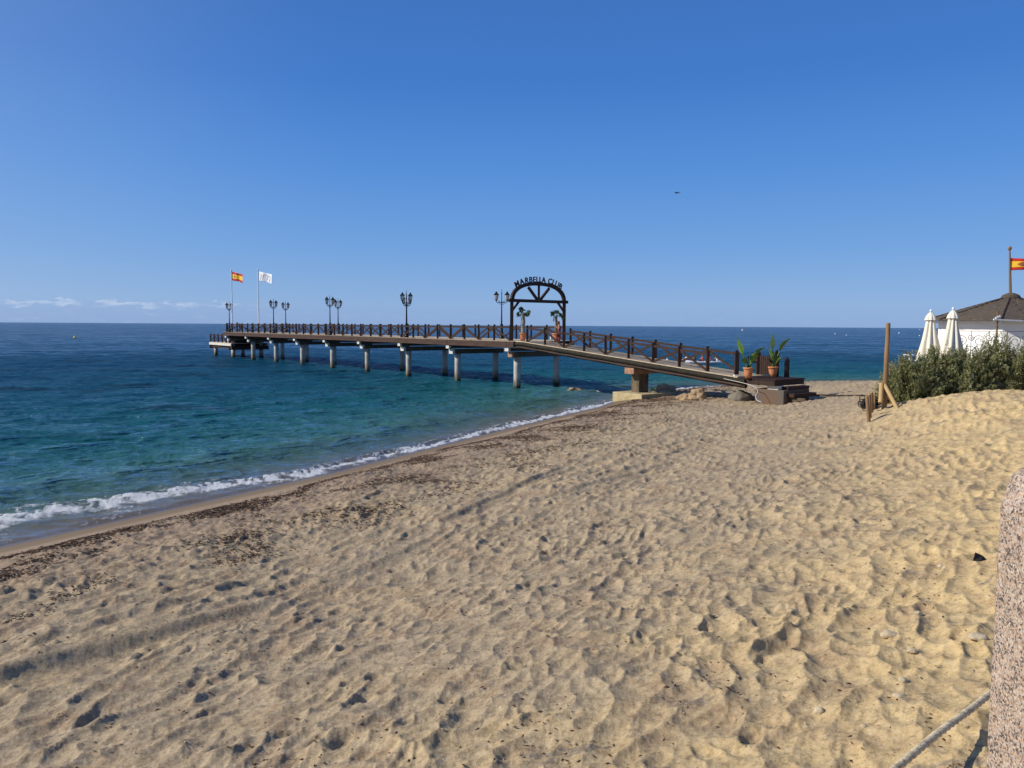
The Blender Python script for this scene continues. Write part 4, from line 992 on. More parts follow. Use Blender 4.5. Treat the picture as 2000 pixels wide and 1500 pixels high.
def buoy(label, px, py, r, mat, top=None, z=0.0):
    p = at_z(px, py, 0.0); b_ = thing('buoy', label, 'buoy', (p.x, p.y, 0))
    mb = MB(); mb.lathe([(r*.3, -r*.6), (r*.9, -r*.2), (r, r*.25), (r*.85, r*.75), (r*.45, r*1.15), (r*.2, r*1.25)], n=14); mb.build('float', mat, b_)
    mb = MB(); mb.tube([(0, 0, r*1.1), (0, 0, r*(1.9 if not top else 2.6))], r*.12, 6)
    if top: mb.lathe([(r*.1, r*2.0), (r*.45, r*2.3), (r*.1, r*2.9)], n=8)
    mb.build('staff', top or mat, b_); return b_
buoy('yellow buoy floating alone on the sea at the left', 146, 660, 0.40, M['yellow'])
buoy('white and pink marker buoy above the left banana plant', 1450, 645.5, 1.0, M['white'], M['pinkred'])
buoy('small white buoy left of the leaning wooden pole', 1631, 652.5, 0.40, M['white'])
buoy('small white buoy close to the left of the leaning wooden pole', 1653, 655, 0.30, M['white'])
buoy('small white buoy between the leaning pole and the parasols', 1756, 651, 0.55, M['white'])
buoy('small white buoy just left of the parasols', 1796, 656, 0.33, M['white'])
buoy('tiny white float showing under the gangway rail left of the rowing boat', 1303, 705.5, 0.24, M['white'])
q = at_z(1797, 642.4, 0.0)
mboat = thing('motor_boat', 'distant white motor boat on the horizon left of the parasols', 'boat', (q.x*0.5, q.y*0.5, 0))
k_ = 2.2
mb = MB(); mb.add([(-6, -1.6, 1.6), (4, -1.6, 1.6), (8, 0, 2.2), (4, 1.6, 1.6), (-6, 1.6, 1.6), (-5.6, -1.3, -.3), (3.4, -1.2, -.3), (6.4, 0, -.1), (3.4, 1.2, -.3), (-5.6, 1.3, -.3)],
       [(0, 1, 2, 3, 4), (9, 8, 7, 6, 5), (0, 5, 6, 1), (1, 6, 7, 2), (2, 7, 8, 3), (3, 8, 9, 4), (4, 9, 5, 0)]); mb.build('hull', M['white'], mboat)
mb = MB(); mb.box((-1, 0, 2.4), (5, 2.2, 1.6)); mb.box((-1.5, 0, 3.5), (2.5, 1.8, .7)); mb.build('cabin', M['white'], mboat, 0.2)
mboat.scale = (.45, .45, .45)

# bird
q = at_d(1322, 377, 60)
bd = MB(); V = [(-.16, 0, 0), (-.06, 0, .045), (.08, 0, .035), (.17, 0, .0), (.08, 0, -.035), (-.06, 0, -.04)]
bd.tube([(-.17, 0, 0), (-.08, 0, .005), (.02, 0, .01), (.12, 0, .0), (.2, 0, -.01)], [.012, .035, .045, .032, .008], 8)
for sg in (-1, 1): bd.add([(-.07, sg*.03, .01), (.07, sg*.03, .015), (.09, sg*.25, .09), (.0, sg*.52, .03), (-.05, sg*.25, .08), (.0, sg*.2, .065)], [(0, 1, 2, 5), (5, 2, 3, 4), (0, 5, 4)])
o = bd.build('bird', M['blackcloth']); o.location = q; o.rotation_euler = (R(10), R(-8), R(20)); tag(o, 'small dark seabird gliding alone in the blue sky', 'bird')

# ---------------------------------------------------------------- rocks, tarpaulin, sack near the gangway
def rock(name, label, cat, loc, size, mat, seed, sub=4, rough=0.28, flat=False):
    bm = bmesh.new(); bmesh.ops.create_icosphere(bm, subdivisions=sub, radius=1.0)
    co = np.array([v.co for v in bm.verts]); n = fbm(co[:, 0]*1.3+seed, co[:, 1]*1.3+co[:, 2]*0.9, seed, 4, 0.55)
    n2 = fbm(co[:, 0]*1.1-co[:, 2]+seed, co[:, 1]*1.4-co[:, 2]*1.2, seed+5, 3)
    for v, a, b in zip(bm.verts, n, n2):
        f = 1+rough*float(a)+rough*.6*float(b)
        v.co = Vector((v.co.x*size[0]*f, v.co.y*size[1]*f, max(-.35 if not flat else -.1, v.co.z)*size[2]*f))
    me = bpy.data.meshes.new(name); bm.to_mesh(me); bm.free(); me.materials.append(mat)
    for p in me.polygons: p.use_smooth = sub > 3
    o = bpy.data.objects.new(name, me); C.objects.link(o); o.location = loc
    if label: tag(o, label, cat)
    return o
def on(px, py, dz=0.0):
    q = hit(px, py); q.z += dz; return q
def sc_at(q, px): return px*q.y/FPX
q = on(1301, 772); rock('boulder', 'brown rounded boulder just right of the pale footing slab', 'rock', q+Vector((0, .5, .2)), (.62, .5, .42), M['stone'], 3)
q = on(1282, 776); rock('boulder', 'small grey pebbly boulder between the footing slab and the brown boulder', 'rock', q+Vector((0, .3, .1)), (.40, .3, .22), M['greystone'], 5)
q = on(1345, 782); rock('boulder', 'long low ochre boulder in the shadow below the gangway', 'rock', q+Vector((0, .3, .08)), (.55, .4, .26), M['goldstone'], 8)
q = on(1366, 782); rock('boulder', 'taller pointed ochre boulder under the middle of the gangway', 'rock', q+Vector((0, .35, .14)), (.45, .4, .42), M['goldstone'], 11)
q = on(1452, 784); rock('covered_mound', 'low mound under a grey tarpaulin left of the brick base', 'tarpaulin', q+Vector((0, .45, .1)), (.62, .5, .40), M['tarp'], 14, rough=.16)
q = on(1522, 785); rock('sack', 'crumpled white sack lying against the brick base of the landing', 'sack', q+Vector((0, .25, .05)), (.30, .22, .30), M['sack'], 17)
for i, (px, py, sx, sz_, mt, lab) in enumerate(((1121, 766, .50, .30, 'goldstone', 'largest ochre rock awash in the shallows beyond the arch'), (1141, 767.5, .20, .13, 'sack', 'small pale rock awash right of the ochre rock'),
        (1153, 767, .22, .15, 'stone', 'second small pale rock awash in the shallows'), (1165, 768, .25, .14, 'sack', 'third small pale rock awash, nearest the footing slab'), (1131, 765, .28, .2, 'greystone', 'dark wet rock just behind the ochre rock in the shallows'))):
    q = at_z(px, py, 0.0); rock('boulder', lab, 'rock', q+Vector((0, 0, .02)), (sx, sx*.7, sz_), M[mt], 20+i)
# long pale hose looping from the landing to the sand
pts = [Gp(18.6, -0.3, -0.2)]
e0 = at_d(1466, 752, 37.6); e1 = at_d(1480, 764, 37.3); e2 = at_d(1476, 772, 37.0); e3 = at_d(1478, 781, 36.8); e4 = at_d(1487, 785, 36.4)
def spline(ps, n):
    out = []; ps = [ps[0]]+list(ps)+[ps[-1]]
    for i in range(1, len(ps)-2):
        for k in range(n):
            t = k/n; a, b, c, d = ps[i-1:i+3]
            out.append(0.5*((2*b)+(c-a)*t+(2*a-5*b+4*c-d)*t*t+(3*b-a-3*c+d)*t**3))
    out.append(ps[-2]); return out
mb = MB(); mb.tube(spline([pts[0], e0, e1, e2, e3, e4], 8), 0.014, 6)
o = mb.build('hose', M['cap']); tag(o, 'pale hose looping from the gangway down to the sand', 'hose')
# boards lying on the sand right of the steps
for px0, px1, py, lab, th in ((1548, 1612, 773, 'thin plank lying on the sand beside the lowest step', .05), (1612, 1694, 773.5, 'long thin dark pole half buried in the sand behind the stakes', .035)):
    a = on(px0, py); b = on(px1, py+.3); b = Vector((b.x, b.y, b.z)); mb = MB(); mb.tube([a+Vector((0, 0, .03)), b+Vector((0, 0, .03))], th, 8); o = mb.build('plank' if th > .04 else 'wooden_pole', M['wood']); tag(o, lab, 'plank' if th > .04 else 'pole')
# plants growing by the boulder
q = on(1281, 768)
mb = MB()
for i in range(90):
    a = rnd.uniform(0, 6.28); r = rnd.uniform(0, .3); b = Vector((r*math.cos(a), r*math.sin(a), 0)); tp = b+Vector((rnd.uniform(-.12, .12), rnd.uniform(-.12, .12), rnd.uniform(.12, .36)))
    w = Vector((rnd.uniform(-1, 1), rnd.uniform(-1, 1), 0)).normalized()*.03; m_ = b.lerp(tp, .6); mb.add([b, m_+w, tp, m_-w], [(0, 1, 2, 3)])
o = mb.build('beach_plant', M['leaf']); o.location = q+Vector((0, .8, 0)); tag(o, 'small yellow green plant growing behind the footing slab', 'plant')

# ---------------------------------------------------------------- leaning pole with props, stakes, net
pbs = at_d(1727, 787, 24.0); pbs.z = gz(pbs.x, pbs.y)-0.1
ptp = at_d(1735, 631, 24.0)
pl = thing('leaning_pole', 'tall round wooden pole leaning slightly right, held up by short props in the sand', 'pole', pbs)
mb = MB(); d = ptp-pbs; mb.tube([d*(i/10)+Vector((0.004*math.sin(i*1.7), 0, 0)) for i in range(11)], [.076-.001*i for i in range(11)], 14); mb.build('shaft', M['post'], pl)
def toloc(px, py, dep): return at_d(px, py, dep)-pbs
mb = MB(); a = toloc(1727, 750, 24.0); e = at_d(1754, 782, 23.3); e.z = gz(e.x, e.y)-.05; mb.tube([a, e-pbs], .06, 12); mb.build('prop', M['palepost'], pl)
mb = MB(); a = toloc(1722, 750, 24.0); b = at_d(1720, 780, 23.8); mb.tube([a+Vector((0, 0, .02)), b-pbs+Vector((0, 0, -.1))], .07, 12); mb.build('prop', M['palepost'], pl)
mb = MB(); a = toloc(1727, 753, 24.1); b = at_d(1745, 779, 25.0); mb.tube([a, b-pbs+Vector((0, 0, -.2))], .05, 10); mb.build('prop', M['palepost'], pl)
for i, (x0, y0, x1, y1, dep, lab) in enumerate(((1699, 803, 1693, 774, 22.6, 'nearest and tallest leaning stake left of the big pole'), (1700, 796, 1698, 771, 23.2, 'second stake, just behind the nearest one'),
        (1703, 790, 1702, 767, 23.9, 'third stake, thicker, beside the dark net'), (1708, 785, 1709, 767, 24.6, 'thin dark stake behind the others next to the big pole'))):
    a = at_d(x0, y0, dep); a.z = gz(a.x, a.y)-.12; b = at_d(x1, y1, dep); r = (.05, .052, .058, .03)[i]
    s_ = thing('stake', lab, 'stake', a, group='stakes left of the leaning pole'); mb = MB(); mb.tube([(0, 0, 0), (b-a)*.5, b-a], [r, r, r*.95], 12); mb.build('shaft', M['post'], s_)
    mb = MB(); mb.lathe([(r*.95, 0), (r*.7, .02), (.005, .025)], tuple(b-a), 12); mb.build('end_cap', M['palepost'], s_)
q = on(1708, 800)
mb = MB()
for i in range(46):
    a = rnd.uniform(0, 6.28); c0 = Vector((rnd.uniform(-.22, .22), rnd.uniform(-.3, .35), rnd.uniform(.03, .28))); rr0 = rnd.uniform(.08, .2)
    ax = Vector((rnd.uniform(-1, 1), rnd.uniform(-1, 1), rnd.uniform(-.5, .5))).normalized(); u_ = ax.orthogonal().normalized(); v_ = ax.cross(u_)
    mb.tube([c0+u_*rr0*math.cos(t)+v_*rr0*math.sin(t)*.6 for t in np.linspace(0, 6.28, 12)], .014, 5)
o = mb.build('fishing_net', M['blackcloth']); o.location = q+Vector((.05, .5, 0)); tag(o, 'dark tangled net heaped on the sand between the stakes and the pole', 'net')
q2 = on(1711, 797); rock('boulder', 'grey stone lying in the dark net beside the stakes', 'rock', q2+Vector((0, .35, .12)), (.17, .15, .14), M['greystone'], 44)
rock('boulder', 'white stone at the foot of the leaning pole', 'rock', on(1719, 790)+Vector((0, .1, .05)), (.07, .07, .12), M['sack'], 45)

# ---------------------------------------------------------------- beach hut
HC = at_d(1971, 640, 30.5); HC = Vector((HC.x, HC.y, 0)); HZ = 2.2
hut = thing('beach_hut', 'round whitewashed beach hut with a thatched conical roof behind the shrubs', 'hut', (HC.x, HC.y, HZ), R(0))
def ngon(r, n=8, ph=0.0): return [(r*math.cos(2*math.pi*i/n+ph), r*math.sin(2*math.pi*i/n+ph)) for i in range(n)]
PH = R(22.5+30)
mb = MB(); mb.lathe([(2.48, -.6), (2.48, 2.62)], n=8, smooth=False, rot=PH); mb.build('wall', M['wall'], hut)
def thatch():
    m, t = new_mat('thatch'); tc_ = t.n('ShaderNodeTexCoord').outputs['Object']
    n1 = t.noise(t.mapping(tc_, scale=(3, 3, 14)), 3, 6, 0.7); n2 = t.noise(tc_, 1.1, 3, .5)
    c = t.mix(t.rng(n1, .3, .7), (0.035, 0.027, 0.021), (0.16, 0.125, 0.09)); c = t.mix(t.rng(n2, .4, .7, 0, .5), c, (0.075, 0.06, 0.047))
    b = t.n('ShaderNodeBump', i_Strength=1.0, i_Distance=.06, i_Height=n1)
    t.n('ShaderNodeOutputMaterial', i_Surface=t.n('ShaderNodeBsdfPrincipled', i_Base_Color=c, i_Roughness=.95, i_Normal=b)); return m
M['thatch'] = thatch()
ez = 4.80-HZ; az_ = 5.72-HZ
mb = MB(); pr = []; nl = 26
for i in range(nl+1):
    u = i/nl; r = 2.95*(1-u)+.16*u; z = ez+(az_-ez)*(u**0.94); jag = 0.022 if i % 2 else -0.012
    pr.append((r+jag, z+(0.012 if i % 2 else 0)))
NS = 8*12; V = []; F = []
for i, (r, z) in enumerate(pr):
    for k in range(NS):
        a = 2*math.pi*k/NS+PH; seg = (2*math.pi/8); m_ = (a-PH) % seg-seg/2; f = math.cos(seg/2)/math.cos(m_)
        jz = 0.03*float(perlin(np.array([k*.7]), np.array([i*2.3]), 3)[0]); V.append((r*f*math.cos(a)*1.02, r*f*math.sin(a)*1.02, z+jz))
for i in range(nl):
    for k in range(NS): F.append((i*NS+k, i*NS+(k+1) % NS, (i+1)*NS+(k+1) % NS, (i+1)*NS+k))
b0 = len(V)
for k in range(NS):
    a = 2*math.pi*k/NS+PH; seg = (2*math.pi/8); m_ = (a-PH) % seg-seg/2; f = math.cos(seg/2)/math.cos(m_); V.append((2.5*f*math.cos(a), 2.5*f*math.sin(a), ez+.02))
for k in range(NS): F.append((k, b0+k, b0+(k+1) % NS, (k+1) % NS))
mb.add(V, F, False); roof = mb.build('roof', M['thatch'], hut)
mb = MB()
for i in range(260):
    a = rnd.uniform(0, 6.28); e = rnd.uniform(-.35, .8); L = rnd.uniform(.26, .44); d = Vector((math.cos(a)*math.cos(e), math.sin(a)*math.cos(e), math.sin(e)))
    w = d.cross(Vector((0, 0, 1))).normalized()*.025; c = Vector((0, 0, az_-.10)); mb.add([c-w, c+d*L*.6+w, c+d*L-Vector((0, 0, .12)), c+d*L*.6-w*1.4], [(0, 1, 2, 3)])
mb.lathe([(.30, az_-.16), (.37, az_-.04), (.28, az_+.10), (.12, az_+.17), (.03, az_+.18)], n=14); mb.build('thatch_tuft', M['thatch'], roof)
for i in range(8):     # ridge rolls along the hips
    a = 2*math.pi*i/8+PH; mb = MB(); mb.tube([(2.98*math.cos(a), 2.98*math.sin(a), ez+.04), (1.5*math.cos(a), 1.5*math.sin(a), (ez+az_)/2+.05), (.2*math.cos(a), .2*math.sin(a), az_)], .035, 6); mb.build('ridge_roll', M['wood'], roof)
mb = MB(); vs = [(2.62*math.cos(2*math.pi*i/8+PH), 2.62*math.sin(2*math.pi*i/8+PH), ez-.06) for i in range(8)]
for i in range(8): mb.bar(vs[i], vs[(i+1) % 8], .06, .08)
mb.build('eaves_beam', M['white'], hut)
# flag on the roof
ft = at_d(1972, 489, HC.y); fb_ = Vector((HC.x, HC.y, az_+HZ))
pole('flagpole', 'brown wooden flagpole on top of the thatched hut', fb_-Vector((0, 0, .2)), (ft.x, HC.y, ft.z), .055, M['post'])
flag('flag', 'red and yellow national flag on the thatched hut, cut off by the right edge', Vector((ft.x+.05, HC.y, ft.z-.30)), 1.3, .46, [M['flagred'], M['flagyellow'], M['flagcrest']], spain, -.45, 2.0, .12, .07)

# wrought iron screen in front of the hut wall
scr = thing('iron_screen', 'wrought iron screen of scrolls standing in front of the white hut wall', 'iron screen', (0, 0, 0))
sc0 = at_d(1862, 700, 27.4); sc1 = at_d(2040, 700, 26.6); scr.location = (sc0.x, sc0.y, 2.4)
sd_ = Vector((sc1.x-sc0.x, sc1.y-sc0.y, 0)); Ls = sd_.length; sd_.normalize()
def scroll(mb, u, z, r, turn, ph, sg=1):
    pts = []
    for i in range(int(10*turn)):
        a = ph+sg*i/10*2*math.pi; q = r*(1-i/(10*turn)*.82); pts.append(sd_*(u+q*math.cos(a))+Vector((0, 0, z+q*math.sin(a))))
    mb.tube(pts, .009, 5)
for i in range(6):
    u = .22+i*.56; mb = MB()
    for a in (0,):
        scroll(mb, u, 1.65, .22, 1.7, math.pi, -1); scroll(mb, u+.28, 1.25, .25, 1.6, 0, 1); scroll(mb, u, .8, .22, 1.7, math.pi/2, 1); scroll(mb, u+.3, 1.78, .12, 1.5, 0, -1)
        mb.tube([sd_*(u-.25), sd_*(u-.25)+Vector((0, 0, 2.0))], .008, 6)
    mb.build('scroll_panel', M['iron'], scr)
for z in (.3, 2.0):
    mb = MB(); mb.tube([Vector((0, 0, z)), sd_*Ls+Vector((0, 0, z))], .008, 6); mb.build('rail', M['iron'], scr)
# dark banded post with a white arm in front of the hut
q = at_d(1944, 700, 26.3); ps = thing('banded_post', 'dark banded post with a white crossarm in front of the hut corner', 'post', (q.x, q.y, 2.4))
tz = at_d(1944, 607, 26.3).z-2.4; mb = MB()
for i in range(22):
    z0 = i*tz/22; mb.tube([(0, 0, z0), (0, 0, z0+tz/22*.98)], [.038 if i % 2 else .028]*2, 10)
mb.build('shaft', M['browntrunk'], ps)
az2 = at_d(1944, 624, 26.3).z-2.4; mb = MB(); mb.bar((-.16, -.05, az2), (.85, -.02, az2-.04), .05, .05); mb.bar((-.10, -.05, az2+.04), (.06, -.05, az2+.12), .05, .05); mb.build('crossarm', M['white'], ps)

# ---------------------------------------------------------------- closed parasols
def parasol(label, px, top_py, dep, lean):
    tp = at_d(px, top_py, dep); gb = 2.35; H = tp.z-gb
    root = thing('closed_parasol', label, 'parasol', (tp.x, tp.y, gb), group='closed cream parasols beside the hut')
    mb = MB(); mb.tube([(0, 0, 0), (0, 0, H-.05)], .028, 10); mb.lathe([(.02, 0), (.045, .03), (.045, .07), (.01, .1)], (0, 0, H-.08), 10); mb.build('pole', M['white'], root)
    NS_ = 64; V = []; F = []; prof = [(.05, H-.10), (.10, H-.17), (.145, H-.24), (.17, H-.32), (.185, H-.37)]
    def ring(r, z, pl, ph=0.0):
        for k in range(NS_):
            a = 2*math.pi*k/NS_; f = 1+pl*(abs(math.sin(a*4+ph))-.5)*1.7+pl*.25*math.sin(a*3+z*2)
            V.append((r*f*math.cos(a), r*f*math.sin(a), z))
    for r, z in prof: ring(r, z, .10)
    mb = MB()
    for i in range(len(prof)-1):
        for k in range(NS_): F.append((i*NS_+k, i*NS_+(k+1) % NS_, (i+1)*NS_+(k+1) % NS_, (i+1)*NS_+k))
    mb.add(V, F, True); cap = mb.build('top_flap', M['canvas'], root)
    V.clear(); F = []; n = 14
    for i in range(n):
        u = i/(n-1); ring(.115+.235*u**1.25, H-.33-1.50*u, .22+.18*u, lean*u)
    for i in range(n-1):
        for k in range(NS_): F.append((i*NS_+k, i*NS_+(k+1) % NS_, (i+1)*NS_+(k+1) % NS_, (i+1)*NS_+k))
    mb = MB(); mb.add(V, F, True); mb.build('canopy', M['canvas'], root)
    mb = MB(); mb.lathe([(.32, 0), (.32, .08), (.06, .12)], n=20); mb.build('base', M['cap'], root)
    return root
parasol('closed cream parasol on the left, standing against the sea', 1818.5, 605, 27.5, .5)
parasol('closed cream parasol on the right, overlapping the hut roof', 1862, 601, 27.0, .9)
q = at_d(1777, 693, 28.5); tb = thing('beach_table', 'white table top just showing over the left end of the shrubs', 'table', (q.x, q.y, q.z-.72))
mb = MB(); mb.box((0, 0, .72), (.30, .4, .035)); mb.build('tabletop', M['white'], tb); mb = MB(); mb.tube([(0, 0, 0), (0, 0, .7)], .03, 8); mb.lathe([(.2, 0), (.2, .03)], n=12); mb.build('leg', M['white'], tb)
q = at_d(1983, 728, 25.6); tpot = thing('flower_pot', 'terracotta flower pot glimpsed behind the shrubs at the right edge', 'pot', (q.x, q.y, q.z-.25)); pot(tpot, .24, .34)

# ---------------------------------------------------------------- shrubs
def leafmat():
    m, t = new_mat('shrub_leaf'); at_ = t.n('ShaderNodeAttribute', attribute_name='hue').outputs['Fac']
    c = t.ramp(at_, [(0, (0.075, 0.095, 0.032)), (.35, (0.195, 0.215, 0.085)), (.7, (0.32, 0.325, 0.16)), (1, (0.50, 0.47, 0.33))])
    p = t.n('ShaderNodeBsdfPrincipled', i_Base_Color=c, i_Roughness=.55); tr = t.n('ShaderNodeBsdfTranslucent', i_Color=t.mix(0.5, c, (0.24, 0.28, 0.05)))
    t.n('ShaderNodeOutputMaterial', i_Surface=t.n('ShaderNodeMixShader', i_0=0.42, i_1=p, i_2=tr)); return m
M['shrub'] = leafmat(); M['twigdark'] = pbr('shrub_wood', (0.07, 0.05, 0.035), (0.12, 0.09, 0.06), .9, 8)
def shrub(label, cx, cy, rx, ry, h, seed, sprigs, tall=()):
    rg = np.random.default_rng(seed); zb = min(gz(cx, cy-ry*.5), gz(cx-rx*.5, cy), gz(cx, cy))-.1
    root = thing('shrub', label, 'shrub', (cx, cy, zb), group='shrubs in front of the hut')
    st = MB(); pos = []; nrm = []; hue = []; ln = []
    for i in range(sprigs):
        a = rg.uniform(0, 2*math.pi); el = math.asin(rg.uniform(0.02, 1)); rad = rg.uniform(.55, 1.0)**.5*rg.uniform(.88, 1.06)
        lob = 1+.16*math.sin(3*a+seed)+.12*math.sin(5*a+2*el*3+seed*2)+.10*math.sin(9*a+seed)
        tip = np.array([rx*math.cos(a)*math.cos(el)**.75*lob*rad, ry*math.sin(a)*math.cos(el)**.75*lob*rad, .08+h*math.sin(el)**.9*rad*(1+.13*math.sin(4*a+seed)+.10*math.sin(11*a))])
        pos.append(tip); ln.append(rg.uniform(.14, .30)); hue.append(rg.uniform(0, 1))
        d = np.array([tip[0]/rx, tip[1]/ry, tip[2]/h*1.1+.45]); d = d/np.linalg.norm(d)+rg.normal(0, .35, 3); d[2] = max(d[2], -.1); nrm.append(d/np.linalg.norm(d))
    for tx, ty, tz_ in tall:
        for i in range(70):
            tip = np.array([tx+rg.normal(0, .17), ty+rg.normal(0, .17), tz_*rg.uniform(.5, 1.0)]); pos.append(tip); ln.append(.24); hue.append(rg.uniform(.2, 1))
            d = np.array([rg.normal(0, .35), rg.normal(0, .35), 1]); nrm.append(d/np.linalg.norm(d))
    p = np.array(pos); d = np.array(nrm); L = np.array(ln)[:, None]; hu = np.array(hue)[:, None]; n = 15; NP = len(p)
    nz_ = lambda q: q/(np.linalg.norm(q, axis=-1, keepdims=True)+1e-9)
    ref = np.where(np.abs(d[:, 2:3]) < .9, np.array([[.3, .2, 1.0]]), np.array([[1.0, 0, 0]])); sx = nz_(np.cross(d, ref)); sy = np.cross(d, sx)
    Vs = []; Hs = []
    for k in range(n):
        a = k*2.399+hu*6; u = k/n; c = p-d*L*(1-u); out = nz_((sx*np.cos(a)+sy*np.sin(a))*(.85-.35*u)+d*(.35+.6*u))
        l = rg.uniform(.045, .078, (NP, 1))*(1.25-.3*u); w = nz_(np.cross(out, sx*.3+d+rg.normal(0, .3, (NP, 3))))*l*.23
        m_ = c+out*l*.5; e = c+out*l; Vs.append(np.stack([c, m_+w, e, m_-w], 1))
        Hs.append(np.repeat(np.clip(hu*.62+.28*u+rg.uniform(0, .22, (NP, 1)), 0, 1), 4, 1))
    V = np.stack(Vs, 1).reshape(-1, 3); H_ = np.stack(Hs, 1).reshape(-1); F = np.arange(len(V)).reshape(-1, 4)
    for i in range(0, NP, 3): st.tube([tuple(p[i]-d[i]*ln[i]*2.2), tuple(p[i])], [.008, .004], 4, False)
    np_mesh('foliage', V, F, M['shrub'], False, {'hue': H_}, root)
    for i in range(26):
        a = rg.uniform(0, 6.28); e = np.array([rx*.7*math.cos(a), ry*.7*math.sin(a), h*rg.uniform(.3, .75)]); s0_ = e*np.array([.25, .25, 0]); m_ = (e+s0_)*.5+rg.normal(0, .07, 3)
        st.tube([tuple(s0_), tuple(m_), tuple(e)], [.022, .015, .008], 5, False)
    st.build('stems', M['twigdark'], root)
SH = [(1785, 25.0, .98, .9, 1.52, 2300, 'leftmost leafy shrub, fresh green, nearest the leaning pole', ()),
      (1838, 25.3, .98, .95, 1.60, 2300, 'grey green shrub in front of the two parasols', ()),
      (1893, 24.9, 1.0, .95, 1.45, 2300, 'dense darker shrub below the white hut wall', ()),
      (1945, 24.8, .80, .8, 1.30, 1500, 'shrub with a tall upright tuft before the banded post', ((.0, 0, 2.05), (-.2, .1, 1.8), (.25, 0, 1.7))),
      (1998, 24.6, .85, .8, 1.38, 1700, 'rightmost shrub, cut off by the right edge of the picture', ((.2, 0, 1.6),))]
for i, (px, dep, rx, ry, h, n, lab, tall) in enumerate(SH):
    q = at_d(px, 700, dep); shrub(lab, q.x, q.y, rx, ry, h, 50+i, n, tall)

# ---------------------------------------------------------------- granite pillar and rope in the foreground
def granite():
    m, t = new_mat('pink_granite'); v = t.n('ShaderNodeTexCoord').outputs['Object']
    vo = t.n('ShaderNodeTexVoronoi', i_Vector=t.n('ShaderNodeVectorMath', operation='ADD', i_0=v, i_1=t.n('ShaderNodeVectorMath', operation='SCALE', i_0=t.n('ShaderNodeTexNoise', i_Vector=v, i_Scale=60.0).outputs['Color'], i_Scale=.012).outputs[0]).outputs[0], i_Scale=290.0)
    rv = t.n('ShaderNodeSeparateColor', i_Color=vo.outputs['Color']).outputs[0]; big = t.noise(v, 28, 4, .6)
    k = t.math('ADD', rv, t.math('MULTIPLY', t.math('SUBTRACT', big, .5), .9))
    c = t.ramp(k, [(0, (.085, .07, .065)), (.17, (.19, .155, .13)), (.26, (.32, .22, .15)), (.45, (.43, .30, .21)), (.60, (.50, .37, .27)), (.72, (.38, .32, .27)), (.9, (.52, .44, .36))], 'CONSTANT')
    b = t.n('ShaderNodeBump', i_Strength=.35, i_Distance=.002, i_Height=t.noise(v, 300, 4, .7))
    p = t.n('ShaderNodeBsdfPrincipled', i_Base_Color=c, i_Roughness=.5, i_Normal=b); t.n('ShaderNodeOutputMaterial', i_Surface=p); return m
M['granite'] = granite()
GDp = 1.45
a0 = at_d(1950, 1000, GDp)
fx = a0.x
def gy(px, py):   # a point of the left face (plane x = fx)
    d = ray(px, py); s_ = fx/d.x; return Vector((0, 0, EYE))+d*s_
# the outline of the left side in the (y, z) plane: far top corner, bevel, near edge
far = GDp
def zpix(px, py): return at_d(px, py, far).z
z_sh = at_d(1951, 985, far).z; z_bv = at_d(1962, 925, far).z; z_tp = at_d(1990, 900, far).z
gw = 0.55
prof = [(-.10, z_tp+.02), (.45*0, z_tp)]
def col(y, z, xo): return (xo, y, z)
# cross-section in x-z (bevelled top), extruded from the near end to the far end
sec = [(fx, 2.3), (fx, z_sh), (fx+.018, z_bv), (fx+.055, z_tp), (fx+.12, z_tp+.012), (fx+gw, z_tp+.012), (fx+gw, 2.3)]
nb = gy(1956, 1500); nt_ = gy(2000, 1372)
def yn(z):        # the near end leans outwards as it rises
    k = (nt_.y-nb.y)/(nt_.z-nb.z); return min(far-.12, nb.y+k*(min(z, 4.05)-nb.z))
V = [(x, far, z) for x, z in sec]+[(x, max(.35, yn(z)), z) for x, z in sec]; n = len(sec)
F = [tuple(range(n)), tuple(range(2*n-1, n-1, -1))]+[(i, i+n, (i+1) % n+n, (i+1) % n) for i in range(n)]
mb = MB(); mb.add(V, F); gr = mb.build('granite_pillar', M['granite']); bv = gr.modifiers.new('bevel', 'BEVEL'); bv.width = .008; bv.segments = 3
tag(gr, 'speckled pink granite pillar cut off by the right edge of the picture', 'pillar')

def ropemat():
    m, t = new_mat('weathered_rope'); v = t.n('ShaderNodeTexCoord').outputs['Object']; n1 = t.noise(v, 90, 4, .7); n2 = t.noise(v, 14, 3, .6)
    c = t.mix(t.rng(n1, .35, .6), (.38, .31, .19), (.78, .66, .45)); c = t.mix(t.rng(n2, .5, .65, 0, .5), c, (.16, .135, .09))
    b = t.n('ShaderNodeBump', i_Strength=.8, i_Distance=.004, i_Height=n1)
    t.n('ShaderNodeOutputMaterial', i_Surface=t.n('ShaderNodeBsdfPrincipled', i_Base_Color=c, i_Roughness=.9, i_Normal=b)); return m
M['rope'] = ropemat()
def above(px, py, h):
    d = ray(px, py); p = Vector((0, 0, EYE)); k = 1.5
    while k < 60:
        q = p+d*k
        if q.z < ground(q.x, q.y)+h: return q
        k += .01
    return p+d*k
cl = spline([above(1975, 1322, .10), above(1925, 1362, .10), above(1900, 1382, .11), above(1830, 1434, .14), above(1760, 1492, .17), above(1670, 1565, .17), above(1540, 1660, .12)], 40); mb = MB(); nst = 3; rr_ = .015
for s_ in range(nst):                        # three twisted strands
    pts = []
    tw = 0
    for i, c in enumerate(cl):
        t_ = (cl[min(i+1, len(cl)-1)]-cl[max(i-1, 0)]).normalized(); nx = t_.cross(Vector((0, 0, 1))).normalized(); ny = t_.cross(nx)
        if i: tw += (c-cl[i-1]).length
        a = tw*2*math.pi/.21+s_*2*math.pi/3; pts.append(c+(nx*math.cos(a)+ny*math.sin(a))*rr_*.55)
    mb.tube(pts, rr_, 8)
